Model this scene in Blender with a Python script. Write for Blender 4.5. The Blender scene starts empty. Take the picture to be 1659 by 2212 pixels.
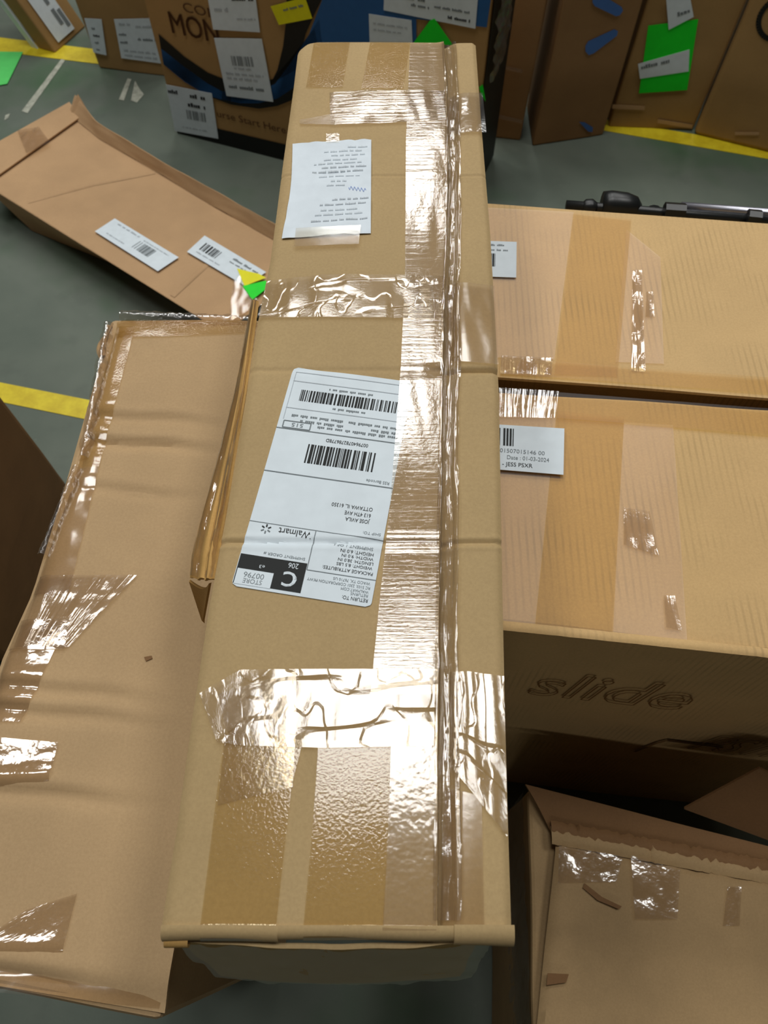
import bpy, math, random
from mathutils import Vector, noise as mnoise

# ------------------------------------------------------------------ camera / light / exposure
SC = bpy.context.scene
COL = SC.collection
CAM_H = 1.40
PITCH = math.radians(61.1)
FPX = 1660.0
CP, SP = math.cos(PITCH), math.sin(PITCH)

cam_d = bpy.data.cameras.new('camera')
cam = bpy.data.objects.new('camera', cam_d)
COL.objects.link(cam)
cam.location = (0, 0, CAM_H)
cam.rotation_euler = (math.pi / 2 - PITCH, 0, 0)
cam_d.sensor_fit = 'HORIZONTAL'
cam_d.sensor_width = 36.0
cam_d.lens = 36.0 * FPX / 1659.0
cam_d.clip_start = 0.02
cam_d.dof.use_dof = True
cam_d.dof.focus_distance = 0.64
cam_d.dof.aperture_fstop = 16.0
SC.camera = cam

world = bpy.data.worlds.new('world')
SC.world = world
world.use_nodes = True
world.node_tree.nodes['Background'].inputs[0].default_value = (1.0, 0.93, 0.84, 1)
world.node_tree.nodes['Background'].inputs[1].default_value = 0.022

CEIL = 5.0
LAMP_W = 70.0
def bay_or_fill_lamp(x, y, sx=1.08, sy=0.95, w=LAMP_W):
    d = bpy.data.lights.new('high_bay_or_fill_lamp', 'AREA')
    d.shape = 'RECTANGLE'
    d.size, d.size_y = sx, sy
    d.energy = w
    d.color = (1.0, 0.995, 0.965)
    o = bpy.data.objects.new('high_bay_or_fill_lamp', d)
    o.location = (x, y, CEIL)
    COL.objects.link(o)
for ly in (-8.6, 1.20, 3.60, 5.95):  # row behind the camera is added fill for the front faces
    for lx in (-2.1, -0.12, 1.9):
        bay_or_fill_lamp(lx, ly)

SC.view_settings.view_transform = 'Standard'
SC.view_settings.look = 'None'
SC.view_settings.gamma = 1.0
SC.view_settings.use_curve_mapping = False
SC.view_settings.exposure = -0.86

# ------------------------------------------------------------------ helpers
def ray(px, py):
    x = (px - 829.5) / FPX
    y = (1106.0 - py) / FPX
    return Vector((x, CP + y * SP, -SP + y * CP))
def at(px, py, z):
    """point of the place at height z that the photo shows at this pixel"""
    r = ray(px, py)
    s = (z - CAM_H) / r.z
    return Vector((r.x * s, r.y * s, z))
def on_plane(px, py, p0, n):
    r = ray(px, py)
    c = Vector((0, 0, CAM_H))
    s = (p0 - c).dot(n) / r.dot(n)
    return c + r * s
def srgb(r, g, b):
    def f(c):
        c /= 255.0
        return c / 12.92 if c <= 0.04045 else ((c + 0.055) / 1.055) ** 2.4
    return (f(r), f(g), f(b), 1.0)
def lerp(a, b, t): return a + (b - a) * t

def tag(o, label=None, cat=None, group=None, kind=None):
    if label: o['label'] = label
    if cat: o['category'] = cat
    if group: o['group'] = group
    if kind: o['kind'] = kind
    return o
def thing(name, label, cat, loc):
    o = bpy.data.objects.new(name, None)
    o.empty_display_size = 0.05
    COL.objects.link(o)
    o.location = loc
    return tag(o, label, cat)
def world_loc(o):
    v = Vector(o.location)
    while o.parent:
        o = o.parent
        v += Vector(o.location)
    return v
def mesh_obj(name, verts, faces, mats, parent=None, uvs=None, smooth=False, fmats=None, origin=None):
    """verts in world space; the object sits at its parent's origin (or its own base)"""
    if parent is not None:
        base = world_loc(parent)
        loc = Vector((0, 0, 0))
    else:
        base = Vector(origin) if origin is not None else Vector((0, 0, 0))
        loc = base
    me = bpy.data.meshes.new(name)
    me.from_pydata([tuple(Vector(v) - base) for v in verts], [], faces)
    if not isinstance(mats, (list, tuple)): mats = [mats]
    for m in mats: me.materials.append(m)
    if fmats: me.polygons.foreach_set('material_index', fmats)
    if uvs is not None:
        l = me.uv_layers.new(name='UVMap')
        buf = []
        for p in me.polygons:
            for vi in p.vertices: buf += [uvs[vi][0], uvs[vi][1]]
        l.data.foreach_set('uv', buf)
    if smooth: me.polygons.foreach_set('use_smooth', [True] * len(me.polygons))
    me.update()
    o = bpy.data.objects.new(name, me)
    COL.objects.link(o)
    if parent is not None: o.parent = parent
    o.location = loc
    return o
def bevel(o, w=0.003, seg=2):
    m = o.modifiers.new('bevel', 'BEVEL')
    m.width = w; m.segments = seg; m.limit_method = 'ANGLE'; m.angle_limit = math.radians(35)
    return o

def hexgrid(c8, n=(6, 6, 3), amp=0.0, freq=6.0, seed=0, bulge=0.0):
    """c8: bottom 4 (ccw) then top 4 -> closed, gently warped box surface"""
    c8 = [Vector(c) for c in c8]
    idx, verts, faces = {}, [], []
    def pt(i, j, k):
        key = (i, j, k)
        if key in idx: return idx[key]
        u, v, w = i / n[0], j / n[1], k / n[2]
        def q(o): return lerp(lerp(c8[o], c8[o + 1], u), lerp(c8[o + 3], c8[o + 2], u), v)
        p = lerp(q(0), q(4), w)
        if bulge:
            p.z += bulge * math.sin(math.pi * u) * math.sin(math.pi * v) * w
        if amp:
            d = mnoise.noise_vector(p * freq + Vector((seed * 7.3, seed * 3.1, seed)))
            p = p + d * amp
        idx[key] = len(verts); verts.append(p)
        return idx[key]
    a, b, c = n
    for i in range(a):
        for j in range(b):
            faces.append((pt(i, j, 0), pt(i, j + 1, 0), pt(i + 1, j + 1, 0), pt(i + 1, j, 0)))
            faces.append((pt(i, j, c), pt(i + 1, j, c), pt(i + 1, j + 1, c), pt(i, j + 1, c)))
    for i in range(a):
        for k in range(c):
            faces.append((pt(i, 0, k), pt(i + 1, 0, k), pt(i + 1, 0, k + 1), pt(i, 0, k + 1)))
            faces.append((pt(i + 1, b, k), pt(i, b, k), pt(i, b, k + 1), pt(i + 1, b, k + 1)))
    for j in range(b):
        for k in range(c):
            faces.append((pt(0, j + 1, k), pt(0, j, k), pt(0, j, k + 1), pt(0, j + 1, k + 1)))
            faces.append((pt(a, j, k), pt(a, j + 1, k), pt(a, j + 1, k + 1), pt(a, j, k + 1)))
    return verts, faces

def sheet(name, fn, nu, nv, mat, parent, thick=0.0, smooth=True, uvscale=None):
    """fn(s,t) in 0..1 -> world point; a thin sheet, optionally with thickness"""
    verts, uvs, faces = [], [], []
    p00, p10, p01 = fn(0, 0.5), fn(1, 0.5), fn(0.5, 1)
    su = (fn(1, .5) - fn(0, .5)).length; sv = (fn(.5, 1) - fn(.5, 0)).length
    for j in range(nv + 1):
        for i in range(nu + 1):
            verts.append(Vector(fn(i / nu, j / nv)))
            uvs.append((i / nu * su, j / nv * sv))
    st = nu + 1
    for j in range(nv):
        for i in range(nu):
            faces.append((j * st + i, j * st + i + 1, (j + 1) * st + i + 1, (j + 1) * st + i))
    if thick:
        nrm = []
        for j in range(nv + 1):
            for i in range(nu + 1):
                a = verts[j * st + min(i + 1, nu)] - verts[j * st + max(i - 1, 0)]
                b = verts[min(j + 1, nv) * st + i] - verts[max(j - 1, 0) * st + i]
                nn = a.cross(b)
                nrm.append(nn.normalized() if nn.length > 1e-12 else Vector((0, 0, 1)))
        N = len(verts)
        verts += [v - q * thick for v, q in zip(verts[:N], nrm)]
        uvs += uvs[:N]
        faces += [tuple(i + N for i in reversed(f)) for f in faces[:]]
        rim = [i for i in range(nu + 1)] + [j * st + nu for j in range(1, nv + 1)] + \
              [nv * st + i for i in range(nu - 1, -1, -1)] + [j * st for j in range(nv - 1, 0, -1)]
        for k in range(len(rim)):
            a, b = rim[k], rim[(k + 1) % len(rim)]
            faces.append((b, a, a + N, b + N))
    o = mesh_obj(name, verts, faces, mat, parent, uvs, smooth=smooth)
    if thick: o.data.set_sharp_from_angle(angle=math.radians(40))
    return o

# ------------------------------------------------------------------ materials
def new_mat(name):
    m = bpy.data.materials.new(name)
    m.use_nodes = True
    nt = m.node_tree
    nt.nodes.clear()
    out = nt.nodes.new('ShaderNodeOutputMaterial')
    return m, nt, out
def N(nt, typ, **kw):
    n = nt.nodes.new(typ)
    for k, v in kw.items():
        if k.startswith('_'): setattr(n, k[1:], v)
        else: n.inputs[k.replace('__', ' ')].default_value = v
    return n
def L(nt, a, b): nt.links.new(a, b)
def mixcol(nt, fac, c1, c2, blend='MIX'):
    n = nt.nodes.new('ShaderNodeMix'); n.data_type = 'RGBA'; n.blend_type = blend
    for sock, v in ((n.inputs[0], fac), (n.inputs[6], c1), (n.inputs[7], c2)):
        if hasattr(v, 'is_linked') or isinstance(v, bpy.types.NodeSocket): L(nt, v, sock)
        else: sock.default_value = v
    return n.outputs[2]
def ramp(nt, src, p0, p1, c0=(0, 0, 0, 1), c1=(1, 1, 1, 1)):
    r = nt.nodes.new('ShaderNodeValToRGB')
    r.color_ramp.elements[0].position = p0; r.color_ramp.elements[0].color = c0
    r.color_ramp.elements[1].position = p1; r.color_ramp.elements[1].color = c1
    L(nt, src, r.inputs[0])
    return r.outputs[0]

def cardboard(name, col, var=0.10, flute=0.0, flute_dir=(1, 0, 0), rough=0.75, stain=0.0, tint2=None):
    m, nt, out = new_mat(name)
    tc = nt.nodes.new('ShaderNodeTexCoord')
    big = N(nt, 'ShaderNodeTexNoise', Scale=9.0, Detail=3.0, Roughness=0.6)
    fine = N(nt, 'ShaderNodeTexNoise', Scale=420.0, Detail=2.0, Roughness=0.7)
    L(nt, tc.outputs['Object'], big.inputs['Vector']); L(nt, tc.outputs['Object'], fine.inputs['Vector'])
    lo = tuple(c * (1 - var) for c in col[:3]) + (1,)
    hi = tuple(min(1, c * (1 + var)) for c in col[:3]) + (1,)
    if tint2: lo = tint2
    c = mixcol(nt, ramp(nt, big.outputs[0], 0.32, 0.68), lo, hi)
    lf = tuple(c_ * 0.82 for c_ in (1, 1, 1)) + (1,)
    c = mixcol(nt, ramp(nt, fine.outputs[0], 0.3, 0.7, (0.88, 0.87, 0.86, 1), (1.06, 1.06, 1.05, 1)), (0, 0, 0, 1), (1, 1, 1, 1)) if False else \
        mixcol(nt, 1.0, c, ramp(nt, fine.outputs[0], 0.3, 0.7, (0.90, 0.89, 0.88, 1), (1.0, 1.0, 1.0, 1)), 'MULTIPLY')
    hgt = fine.outputs[0]
    bdist, bstr = 0.0002, 0.25
    if flute:
        mp = nt.nodes.new('ShaderNodeMapping')
        mp.inputs['Rotation'].default_value = (0, 0, flute_dir[2])
        L(nt, tc.outputs['Object'], mp.inputs['Vector'])
        wv = N(nt, 'ShaderNodeTexWave', Scale=flute_dir[0], Distortion=0.6, Detail=1.0)
        wv.bands_direction = 'X'
        L(nt, mp.outputs[0], wv.inputs['Vector'])
        msk = N(nt, 'ShaderNodeTexNoise', Scale=14.0, Detail=2.0)
        L(nt, tc.outputs['Object'], msk.inputs['Vector'])
        f = nt.nodes.new('ShaderNodeMath'); f.operation = 'MULTIPLY'
        L(nt, ramp(nt, wv.outputs[0], 0.55, 0.95), f.inputs[0]); L(nt, ramp(nt, msk.outputs[0], 0.42, 0.68), f.inputs[1])
        g = nt.nodes.new('ShaderNodeMath'); g.operation = 'MULTIPLY'; g.inputs[1].default_value = flute
        L(nt, f.outputs[0], g.inputs[0])
        c = mixcol(nt, g.outputs[0], c, tuple(x * 0.60 for x in col[:3]) + (1,))
    if stain:
        sn = N(nt, 'ShaderNodeTexNoise', Scale=5.0, Detail=5.0, Roughness=0.65)
        L(nt, tc.outputs['Object'], sn.inputs['Vector'])
        c = mixcol(nt, ramp(nt, sn.outputs[0], 0.58, 0.72, (0, 0, 0, 1), (stain, stain, stain, 1)), c, tuple(x * 0.55 for x in col[:3]) + (1,))
    b = N(nt, 'ShaderNodeBump', Strength=bstr, Distance=bdist); L(nt, hgt, b.inputs['Height'])
    p = N(nt, 'ShaderNodeBsdfPrincipled', Roughness=rough)
    p.inputs['Specular IOR Level'].default_value = 0.25
    L(nt, c, p.inputs['Base Color']); L(nt, b.outputs[0], p.inputs['Normal'])
    L(nt, p.outputs[0], out.inputs[0])
    return m
def plain(name, col, rough=0.6, spec=0.4, metal=0.0, mottle=0.0):
    m, nt, out = new_mat(name)
    p = N(nt, 'ShaderNodeBsdfPrincipled', Roughness=rough, Metallic=metal)
    p.inputs['Specular IOR Level'].default_value = spec
    tc = nt.nodes.new('ShaderNodeTexCoord')
    nz = N(nt, 'ShaderNodeTexNoise', Scale=60.0, Detail=4.0); L(nt, tc.outputs['Object'], nz.inputs['Vector'])
    k = max(mottle, 0.03)
    c = mixcol(nt, ramp(nt, nz.outputs[0], 0.35, 0.65), tuple(x * (1 - k) for x in col[:3]) + (1,), tuple(min(1, x * (1 + k)) for x in col[:3]) + (1,))
    L(nt, c, p.inputs['Base Color'])
    L(nt, p.outputs[0], out.inputs[0])
    return m
def tape_mat(name, tint=(0.90, 0.83, 0.72), rough=0.12, refl=1.7, bump='flat', amt=1.0, haze=0.05):
    """clear packing tape: lets the board show through, mirrors the lamps, wrinkled relief"""
    m, nt, out = new_mat(name)
    tc = nt.nodes.new('ShaderNodeTexCoord')
    uv = tc.outputs['UV']
    def nz(scale, sx=1, sy=1, det=3.0, dist=0.0):
        mp = nt.nodes.new('ShaderNodeMapping'); mp.inputs['Scale'].default_value = (sx, sy, 1)
        L(nt, uv, mp.inputs['Vector'])
        n = N(nt, 'ShaderNodeTexNoise', Scale=scale, Detail=det, Distortion=dist)
        L(nt, mp.outputs[0], n.inputs['Vector'])
        return n.outputs[0]
    def madd(a, ka, b, kb):
        x = nt.nodes.new('ShaderNodeMath'); x.operation = 'MULTIPLY'; L(nt, a, x.inputs[0]); x.inputs[1].default_value = ka
        y = nt.nodes.new('ShaderNodeMath'); y.operation = 'MULTIPLY_ADD'; L(nt, b, y.inputs[0]); y.inputs[1].default_value = kb
        L(nt, x.outputs[0], y.inputs[2])
        return y.outputs[0]
    if bump == 'flat':
        h = madd(nz(220, det=4.0), 0.25, nz(28), 0.8)
    elif bump == 'speckle':
        h = madd(nz(330, det=5.0), 0.9, nz(60), 0.8)
    elif bump == 'ribs':                       # fine ribs across the strip
        h = madd(nz(60, 0.35, 5.0, 3.0), 0.6, nz(300, det=4.0), 0.45)
    elif bump == 'fine':
        h = madd(nz(480, det=2.0), 1.0, nz(45, det=1.0), 0.8)
    elif bump == 'crinkle':
        h = madd(nz(210, det=1.5), 1.0, nz(70, det=1.0), 1.2)
    elif bump == 'streak':
        h = madd(nz(60, 5.0, 0.30, 3.0), 0.7, nz(320, det=5.0), 0.35)
    elif bump == 'folds':                      # long folds along the strip
        h = madd(nz(26, 5.0, 0.35, 2.0, 0.4), 3.0, nz(160), 0.4)
    else:                                      # crumple: sharp creases
        def crease(scale, sx, sy, rot, wd):
            mp = nt.nodes.new('ShaderNodeMapping'); mp.inputs['Scale'].default_value = (sx, sy, 1); mp.inputs['Rotation'].default_value = (0, 0, rot)
            L(nt, uv, mp.inputs['Vector'])
            n = N(nt, 'ShaderNodeTexNoise', Scale=scale, Detail=1.5); L(nt, mp.outputs[0], n.inputs['Vector'])
            q = nt.nodes.new('ShaderNodeMath'); q.operation = 'SUBTRACT'; L(nt, n.outputs[0], q.inputs[0]); q.inputs[1].default_value = 0.5
            r = nt.nodes.new('ShaderNodeMath'); r.operation = 'ABSOLUTE'; L(nt, q.outputs[0], r.inputs[0])
            return ramp(nt, r.outputs[0], 0.0, wd)
        h = madd(crease(16, 1.6, 0.55, 0.25, 0.022), 1.0, crease(34, 0.8, 1.4, -0.3, 0.02), 0.5)
        h = madd(h, 1.0, nz(420, det=3.0), 0.22)
    b = N(nt, 'ShaderNodeBump', Strength=1.0, Distance=0.00035 * amt); L(nt, h, b.inputs['Height'])
    fr = N(nt, 'ShaderNodeFresnel', IOR=1.46); L(nt, b.outputs[0], fr.inputs['Normal'])
    k = nt.nodes.new('ShaderNodeMath'); k.operation = 'MULTIPLY'; k.use_clamp = True; k.inputs[1].default_value = refl
    L(nt, fr.outputs[0], k.inputs[0])
    kc = nt.nodes.new('ShaderNodeMath'); kc.operation = 'MINIMUM'; kc.inputs[1].default_value = 0.30
    L(nt, k.outputs[0], kc.inputs[0]); k = kc
    tr = N(nt, 'ShaderNodeBsdfTransparent', Color=tuple(tint) + (1,))
    df = N(nt, 'ShaderNodeBsdfDiffuse', Color=(0.75, 0.72, 0.68, 1))
    gl = N(nt, 'ShaderNodeBsdfGlossy', Roughness=rough, Color=(1, 1, 1, 1))
    L(nt, b.outputs[0], gl.inputs['Normal'])
    m1 = nt.nodes.new('ShaderNodeMixShader'); m1.inputs[0].default_value = haze
    L(nt, tr.outputs[0], m1.inputs[1]); L(nt, df.outputs[0], m1.inputs[2])
    m2 = nt.nodes.new('ShaderNodeMixShader')
    L(nt, k.outputs[0], m2.inputs[0]); L(nt, m1.outputs[0], m2.inputs[1]); L(nt, gl.outputs[0], m2.inputs[2])
    L(nt, m2.outputs[0], out.inputs[0])
    return m

M = {}
KRAFT = srgb(178, 149, 108)
M['main'] = cardboard('kraft_board_main', srgb(182, 156, 112), 0.05)
M['main_side'] = cardboard('kraft_board_edge', srgb(190, 150, 88), 0.12)
M['left'] = cardboard('kraft_board_pink', srgb(188, 158, 118), 0.06)
M['yellow'] = cardboard('kraft_board_yellow', srgb(212, 178, 126), 0.05, flute=0.5, flute_dir=(46, 0, 0.03))
M['slide'] = cardboard('kraft_board_golden', srgb(210, 175, 122), 0.05, flute=0.5, flute_dir=(46, 0, 0.03))
M['flat'] = cardboard('kraft_board_flat', srgb(190, 155, 116), 0.06)
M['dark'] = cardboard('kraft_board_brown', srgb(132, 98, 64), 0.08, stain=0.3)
M['old'] = cardboard('kraft_board_worn', srgb(176, 147, 106), 0.10, stain=0.35)
M['back'] = cardboard('kraft_board_back', srgb(166, 132, 84), 0.06)
M['back2'] = cardboard('kraft_board_back_dark', srgb(146, 112, 74), 0.06)
M['monitor'] = cardboard('retail_board', srgb(174, 138, 88), 0.05)
M['white'] = plain('label_paper', srgb(218, 229, 236), 0.55, 0.3)
M['paper'] = plain('slip_paper', srgb(220, 230, 238), 0.7, 0.2)
M['ink'] = plain('black_ink', srgb(38, 40, 40), 0.6, 0.2)
M['ink2'] = plain('grey_ink', srgb(120, 128, 132), 0.6, 0.2)
M['ink3'] = plain('pale_grey_ink', srgb(178, 186, 192), 0.6, 0.2)
M['ink4'] = plain('faint_grey_ink', srgb(200, 209, 215), 0.6, 0.2)
M['inkbrown'] = plain('brown_ink', srgb(92, 60, 34), 0.6, 0.2)
M['inkslide'] = plain('faint_brown_ink', srgb(128, 90, 48), 0.7, 0.2)
M['pen'] = plain('blue_pen', srgb(150, 170, 215), 0.6, 0.2)
M['blue'] = plain('blue_print', srgb(38, 92, 150), 0.5, 0.3)
M['spark'] = plain('spark_blue_print', srgb(70, 110, 175), 0.5, 0.3)
M['black'] = plain('black_print', srgb(22, 22, 20), 0.5, 0.3)
M['green'] = plain('green_sticker', srgb(20, 225, 40), 0.5, 0.3)
M['greenpaper'] = plain('green_sheet', srgb(95, 215, 110), 0.6, 0.3)
M['yellowst'] = plain('yellow_sticker', srgb(232, 226, 20), 0.5, 0.3)
M['plastic'] = plain('black_plastic', srgb(26, 28, 28), 0.35, 0.5)
M['silver'] = plain('satin_metal', srgb(190, 190, 200), 0.3, 0.5, 0.9)
M['t_flat'] = tape_mat('tape_clear', bump='flat', amt=0.4, rough=0.14, refl=2.4, haze=0.015, tint=(.93, .88, .80))
M['t_dark'] = tape_mat('tape_amber', tint=(0.925, 0.87, 0.73), bump='fine', amt=0.30, rough=0.10, refl=1.5, haze=0.0)
M['t_ribs'] = tape_mat('tape_ribbed', bump='ribs', amt=0.6, rough=0.12, refl=3.2, haze=0.03, tint=(.94, .90, .85))
M['t_crum'] = tape_mat('tape_crumpled', bump='crumple', amt=0.55, rough=0.12, refl=2.7, haze=0.01, tint=(.93, .89, .81))
M['t_streak'] = tape_mat('tape_streaked', bump='streak', amt=0.8, rough=0.12, refl=3.2, haze=0.03, tint=(.94, .90, .84))
M['t_fold'] = tape_mat('tape_folded', bump='folds', amt=1.3, rough=0.12, refl=2.8, haze=0.03, tint=(.91, .87, .80))
M['t_spk'] = tape_mat('tape_speckled', bump='crinkle', amt=0.35, rough=0.12, refl=3.0, haze=0.03, tint=(.93, .89, .83))
M['t_amber'] = tape_mat('tape_amber_matte', tint=(.91, .83, .62), bump='flat', amt=0.3, rough=0.4, refl=0.7, haze=0.0)
M['t_spk2'] = tape_mat('tape_crinkled', bump='crinkle', amt=0.55, rough=0.10, refl=3.0, haze=0.02, tint=(.93, .89, .83))
M['t_haze'] = tape_mat('tape_hazy', bump='flat', amt=0.4, rough=0.35, refl=1.0, haze=0.03, tint=(.965, .92, .87))
M['bag'] = tape_mat('clear_film', bump='folds', amt=1.6, rough=0.2, refl=1.5, haze=0.06)

# floor
def floor_mat():
    m, nt, out = new_mat('painted_concrete')
    tc = nt.nodes.new('ShaderNodeTexCoord')
    def nz(s, d=4.0):
        n = N(nt, 'ShaderNodeTexNoise', Scale=s, Detail=d, Roughness=0.6); L(nt, tc.outputs['Object'], n.inputs['Vector']); return n.outputs[0]
    c = mixcol(nt, ramp(nt, nz(2.2), 0.35, 0.65), srgb(92, 102, 92), srgb(110, 118, 107))
    c = mixcol(nt, ramp(nt, nz(1.6), 0.55, 0.70, (0, 0, 0, 1), (.85, .85, .85, 1)), c, srgb(70, 100, 70))
    c = mixcol(nt, ramp(nt, nz(9.0, 6.0), 0.55, 0.75, (0, 0, 0, 1), (.35, .35, .35, 1)), c, srgb(74, 80, 74))
    c = mixcol(nt, ramp(nt, nz(40.0, 6.0), 0.68, 0.76, (0, 0, 0, 1), (.25, .25, .25, 1)), c, srgb(150, 154, 146))
    p = N(nt, 'ShaderNodeBsdfPrincipled', Roughness=0.55)
    p.inputs['Specular IOR Level'].default_value = 0.25
    b = N(nt, 'ShaderNodeBump', Strength=0.3, Distance=0.001); L(nt, nz(90.0), b.inputs['Height']); L(nt, b.outputs[0], p.inputs['Normal'])
    L(nt, c, p.inputs['Base Color']); L(nt, p.outputs[0], out.inputs[0])
    return m
M['floor'] = floor_mat()
def paint_mat():
    m, nt, out = new_mat('yellow_floor_paint')
    tc = nt.nodes.new('ShaderNodeTexCoord')
    n = N(nt, 'ShaderNodeTexNoise', Scale=25.0, Detail=6.0, Roughness=0.7); L(nt, tc.outputs['Object'], n.inputs['Vector'])
    c = mixcol(nt, ramp(nt, n.outputs[0], 0.35, 0.65), srgb(205, 180, 22), srgb(228, 208, 40))
    p = N(nt, 'ShaderNodeBsdfPrincipled', Roughness=0.5); L(nt, c, p.inputs['Base Color']); L(nt, p.outputs[0], out.inputs[0])
    return m
M['paint'] = paint_mat()
M['scuff'] = plain('pale_scuff', srgb(170, 172, 158), 0.7, 0.2, mottle=0.2)

# ------------------------------------------------------------------ flat print on surfaces
RNG = random.Random(5)
_tc = {}
def text_mesh(s):
    if s in _tc: return _tc[s]
    cu = bpy.data.curves.new('glyphs', 'FONT')
    cu.body = s; cu.size = 1.0; cu.resolution_u = 3
    ob = bpy.data.objects.new('glyphs', cu); COL.objects.link(ob)
    dg = bpy.context.evaluated_depsgraph_get()
    ev = ob.evaluated_get(dg); me = ev.to_mesh()
    v = [(q.co.x, q.co.y) for q in me.vertices]; f = [tuple(p.vertices) for p in me.polygons]
    ev.to_mesh_clear(); bpy.data.objects.remove(ob); bpy.data.curves.remove(cu)
    _tc[s] = (v, f)
    return _tc[s]
class Print:
    """flat marks in a 2-D frame (metres); frame(x, y) -> world point"""
    def __init__(self, frame, mats):
        self.fr, self.mats, self.v, self.f, self.m = frame, mats, [], [], []
    def poly(self, pts, mi=0):
        n = len(self.v); self.v += [self.fr(x, y) for x, y in pts]
        self.f.append(tuple(range(n, n + len(pts)))); self.m.append(mi)
    def rect(self, x0, y0, x1, y1, mi=0): self.poly([(x0, y0), (x1, y0), (x1, y1), (x0, y1)], mi)
    def line(self, a, b, w, mi=0):
        d = Vector((b[0] - a[0], b[1] - a[1])); l = d.length or 1e-9
        n = Vector((-d.y, d.x)) / l * w / 2
        self.poly([(a[0] - n.x, a[1] - n.y), (b[0] - n.x, b[1] - n.y), (b[0] + n.x, b[1] + n.y), (a[0] + n.x, a[1] + n.y)], mi)
    def path(self, pts, w, mi=0, closed=False):
        k = len(pts)
        for i in range(k if closed else k - 1): self.line(pts[i], pts[(i + 1) % k], w, mi)
    def text(self, s, x, y, h, w=None, mi=0, align='l', shear=0.0, rot=0.0):
        v, f = text_mesh(s)
        if not v: return
        x0 = min(p[0] for p in v); x1 = max(p[0] for p in v)
        ky = h / 0.70; kx = ky if w is None else w / (x1 - x0)
        ww = (x1 - x0) * kx
        ox = x if align == 'l' else (x - ww if align == 'r' else x - ww / 2)
        n = len(self.v)
        for a, b in v:
            qx, qy = (a - x0) * kx + b * ky * shear, b * ky
            self.v.append(self.fr(ox + qx * math.cos(rot) - qy * math.sin(rot), y + qx * math.sin(rot) + qy * math.cos(rot)))
        for q in f: self.f.append(tuple(i + n for i in q)); self.m.append(mi)
    def barcode(self, x0, y0, x1, y1, n, mi=0, seed=1, vertical=True):
        r = random.Random(seed); x = x0; mod = (x1 - x0) / (n * 3.6)
        while x < x1:
            w = mod * r.choice((1, 1, 2, 2, 3, 4)); 
            if x + w > x1: break
            self.rect(x, y0, x + w, y1, mi)
            x += w + mod * r.choice((1, 1, 2, 3))
    def greek(self, x0, y, x1, h, mi=0, seed=0):
        """a line of print too small to read in the photograph: a run of uneven strokes"""
        r = random.Random(seed); x = x0
        while x < x1:
            for _ in range(r.randint(3, 8)):
                w = h * r.uniform(0.35, 0.62)
                if x + w > x1: break
                self.rect(x, y, x + w, y + h * r.choice((0.7, 0.75, 1.0)), mi); x += w * 1.25
            x += h * 0.8
            if r.random() < .02: break
    def build(self, name, parent):
        o = mesh_obj(name, self.v, self.f, self.mats, parent, fmats=self.m)
        if len(self.f) > 1 and name == 'print': o['kind'] = 'stuff'      # lettering and bars, too small to pick apart
        return o

def quad_frame(p00, p10, p01, lift=0.0):
    """frame with origin p00, x towards p10, y towards p01 (metres, orthonormalised)"""
    p00, p10, p01 = Vector(p00), Vector(p10), Vector(p01)
    ex = (p10 - p00).normalized(); ey = (p01 - p00); ey = (ey - ex * ey.dot(ex)).normalized()
    ez = ex.cross(ey)
    return lambda x, y, h=0.0: p00 + ex * x + ey * y + ez * (lift + h)
def skew_frame(q, n, lift):
    w, h = (q[1] - q[0]).length, (q[3] - q[0]).length
    n = Vector(n).normalized()
    return lambda x, y: lerp(lerp(q[0], q[1], x / w), lerp(q[3], q[2], x / w), y / h) + n * lift
def label_slab(name, pts, n, parent, mat, th=0.0004, lift=0.0003):
    """paper label: polygon pts (world, on the surface) with real paper thickness"""
    n = Vector(n).normalized()
    k = len(pts)
    v = [Vector(p) + n * lift for p in pts] + [Vector(p) + n * (lift + th) for p in pts]
    f = [tuple(range(k - 1, -1, -1)), tuple(range(k, 2 * k))]
    f += [(i, (i + 1) % k, k + (i + 1) % k, k + i) for i in range(k)]
    return mesh_obj(name, v, f, mat, parent)

# ================================================================== THE SETTING
g = 12.0
floor = mesh_obj('floor', [(-g, -4, 0), (g, -4, 0), (g, 16, 0), (-g, 16, 0)], [(0, 1, 2, 3)], M['floor'])
tag(floor, 'grey green painted concrete warehouse floor', None, kind='structure')
def floor_patch(name, pxs, mat, z=0.0015):
    p = [at(x, y, 0) for x, y in pxs]
    k = len(p)
    v = [(q.x, q.y, 0.0002) for q in p] + [(q.x, q.y, z) for q in p]
    f = [tuple(range(k, 2 * k)), tuple(range(k - 1, -1, -1))] + [(i, (i + 1) % k, k + (i + 1) % k, k + i) for i in range(k)]
    # keep upward winding
    a = (p[1] - p[0]).cross(p[2] - p[0]).z
    if a < 0: f = [tuple(reversed(q)) for q in f]
    return mesh_obj(name, v, f, mat, floor)
floor_patch('painted_line', [(-220, 783), (330, 892), (330, 936), (-220, 823)], M['paint'])
floor_patch('painted_line', [(-160, 62), (230, 110), (640, 172), (640, 196), (230, 141), (-160, 92)], M['paint'])
floor_patch('painted_line', [(1255, 250), (1700, 324), (1700, 351), (1255, 274)], M['paint'])
floor_patch('scuff_mark', [(133, 128), (141, 131), (60, 245), (47, 241)], M['scuff'])
floor_patch('scuff_mark', [(276, 170), (284, 172), (268, 218), (257, 216)], M['scuff'])
floor_patch('scuff_mark', [(292, 175), (300, 190), (311, 205), (296, 222), (283, 218)], M['scuff'])
floor_patch('scuff_mark', [(12, 250), (22, 246), (18, 256), (10, 260)], M['scuff'])

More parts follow.
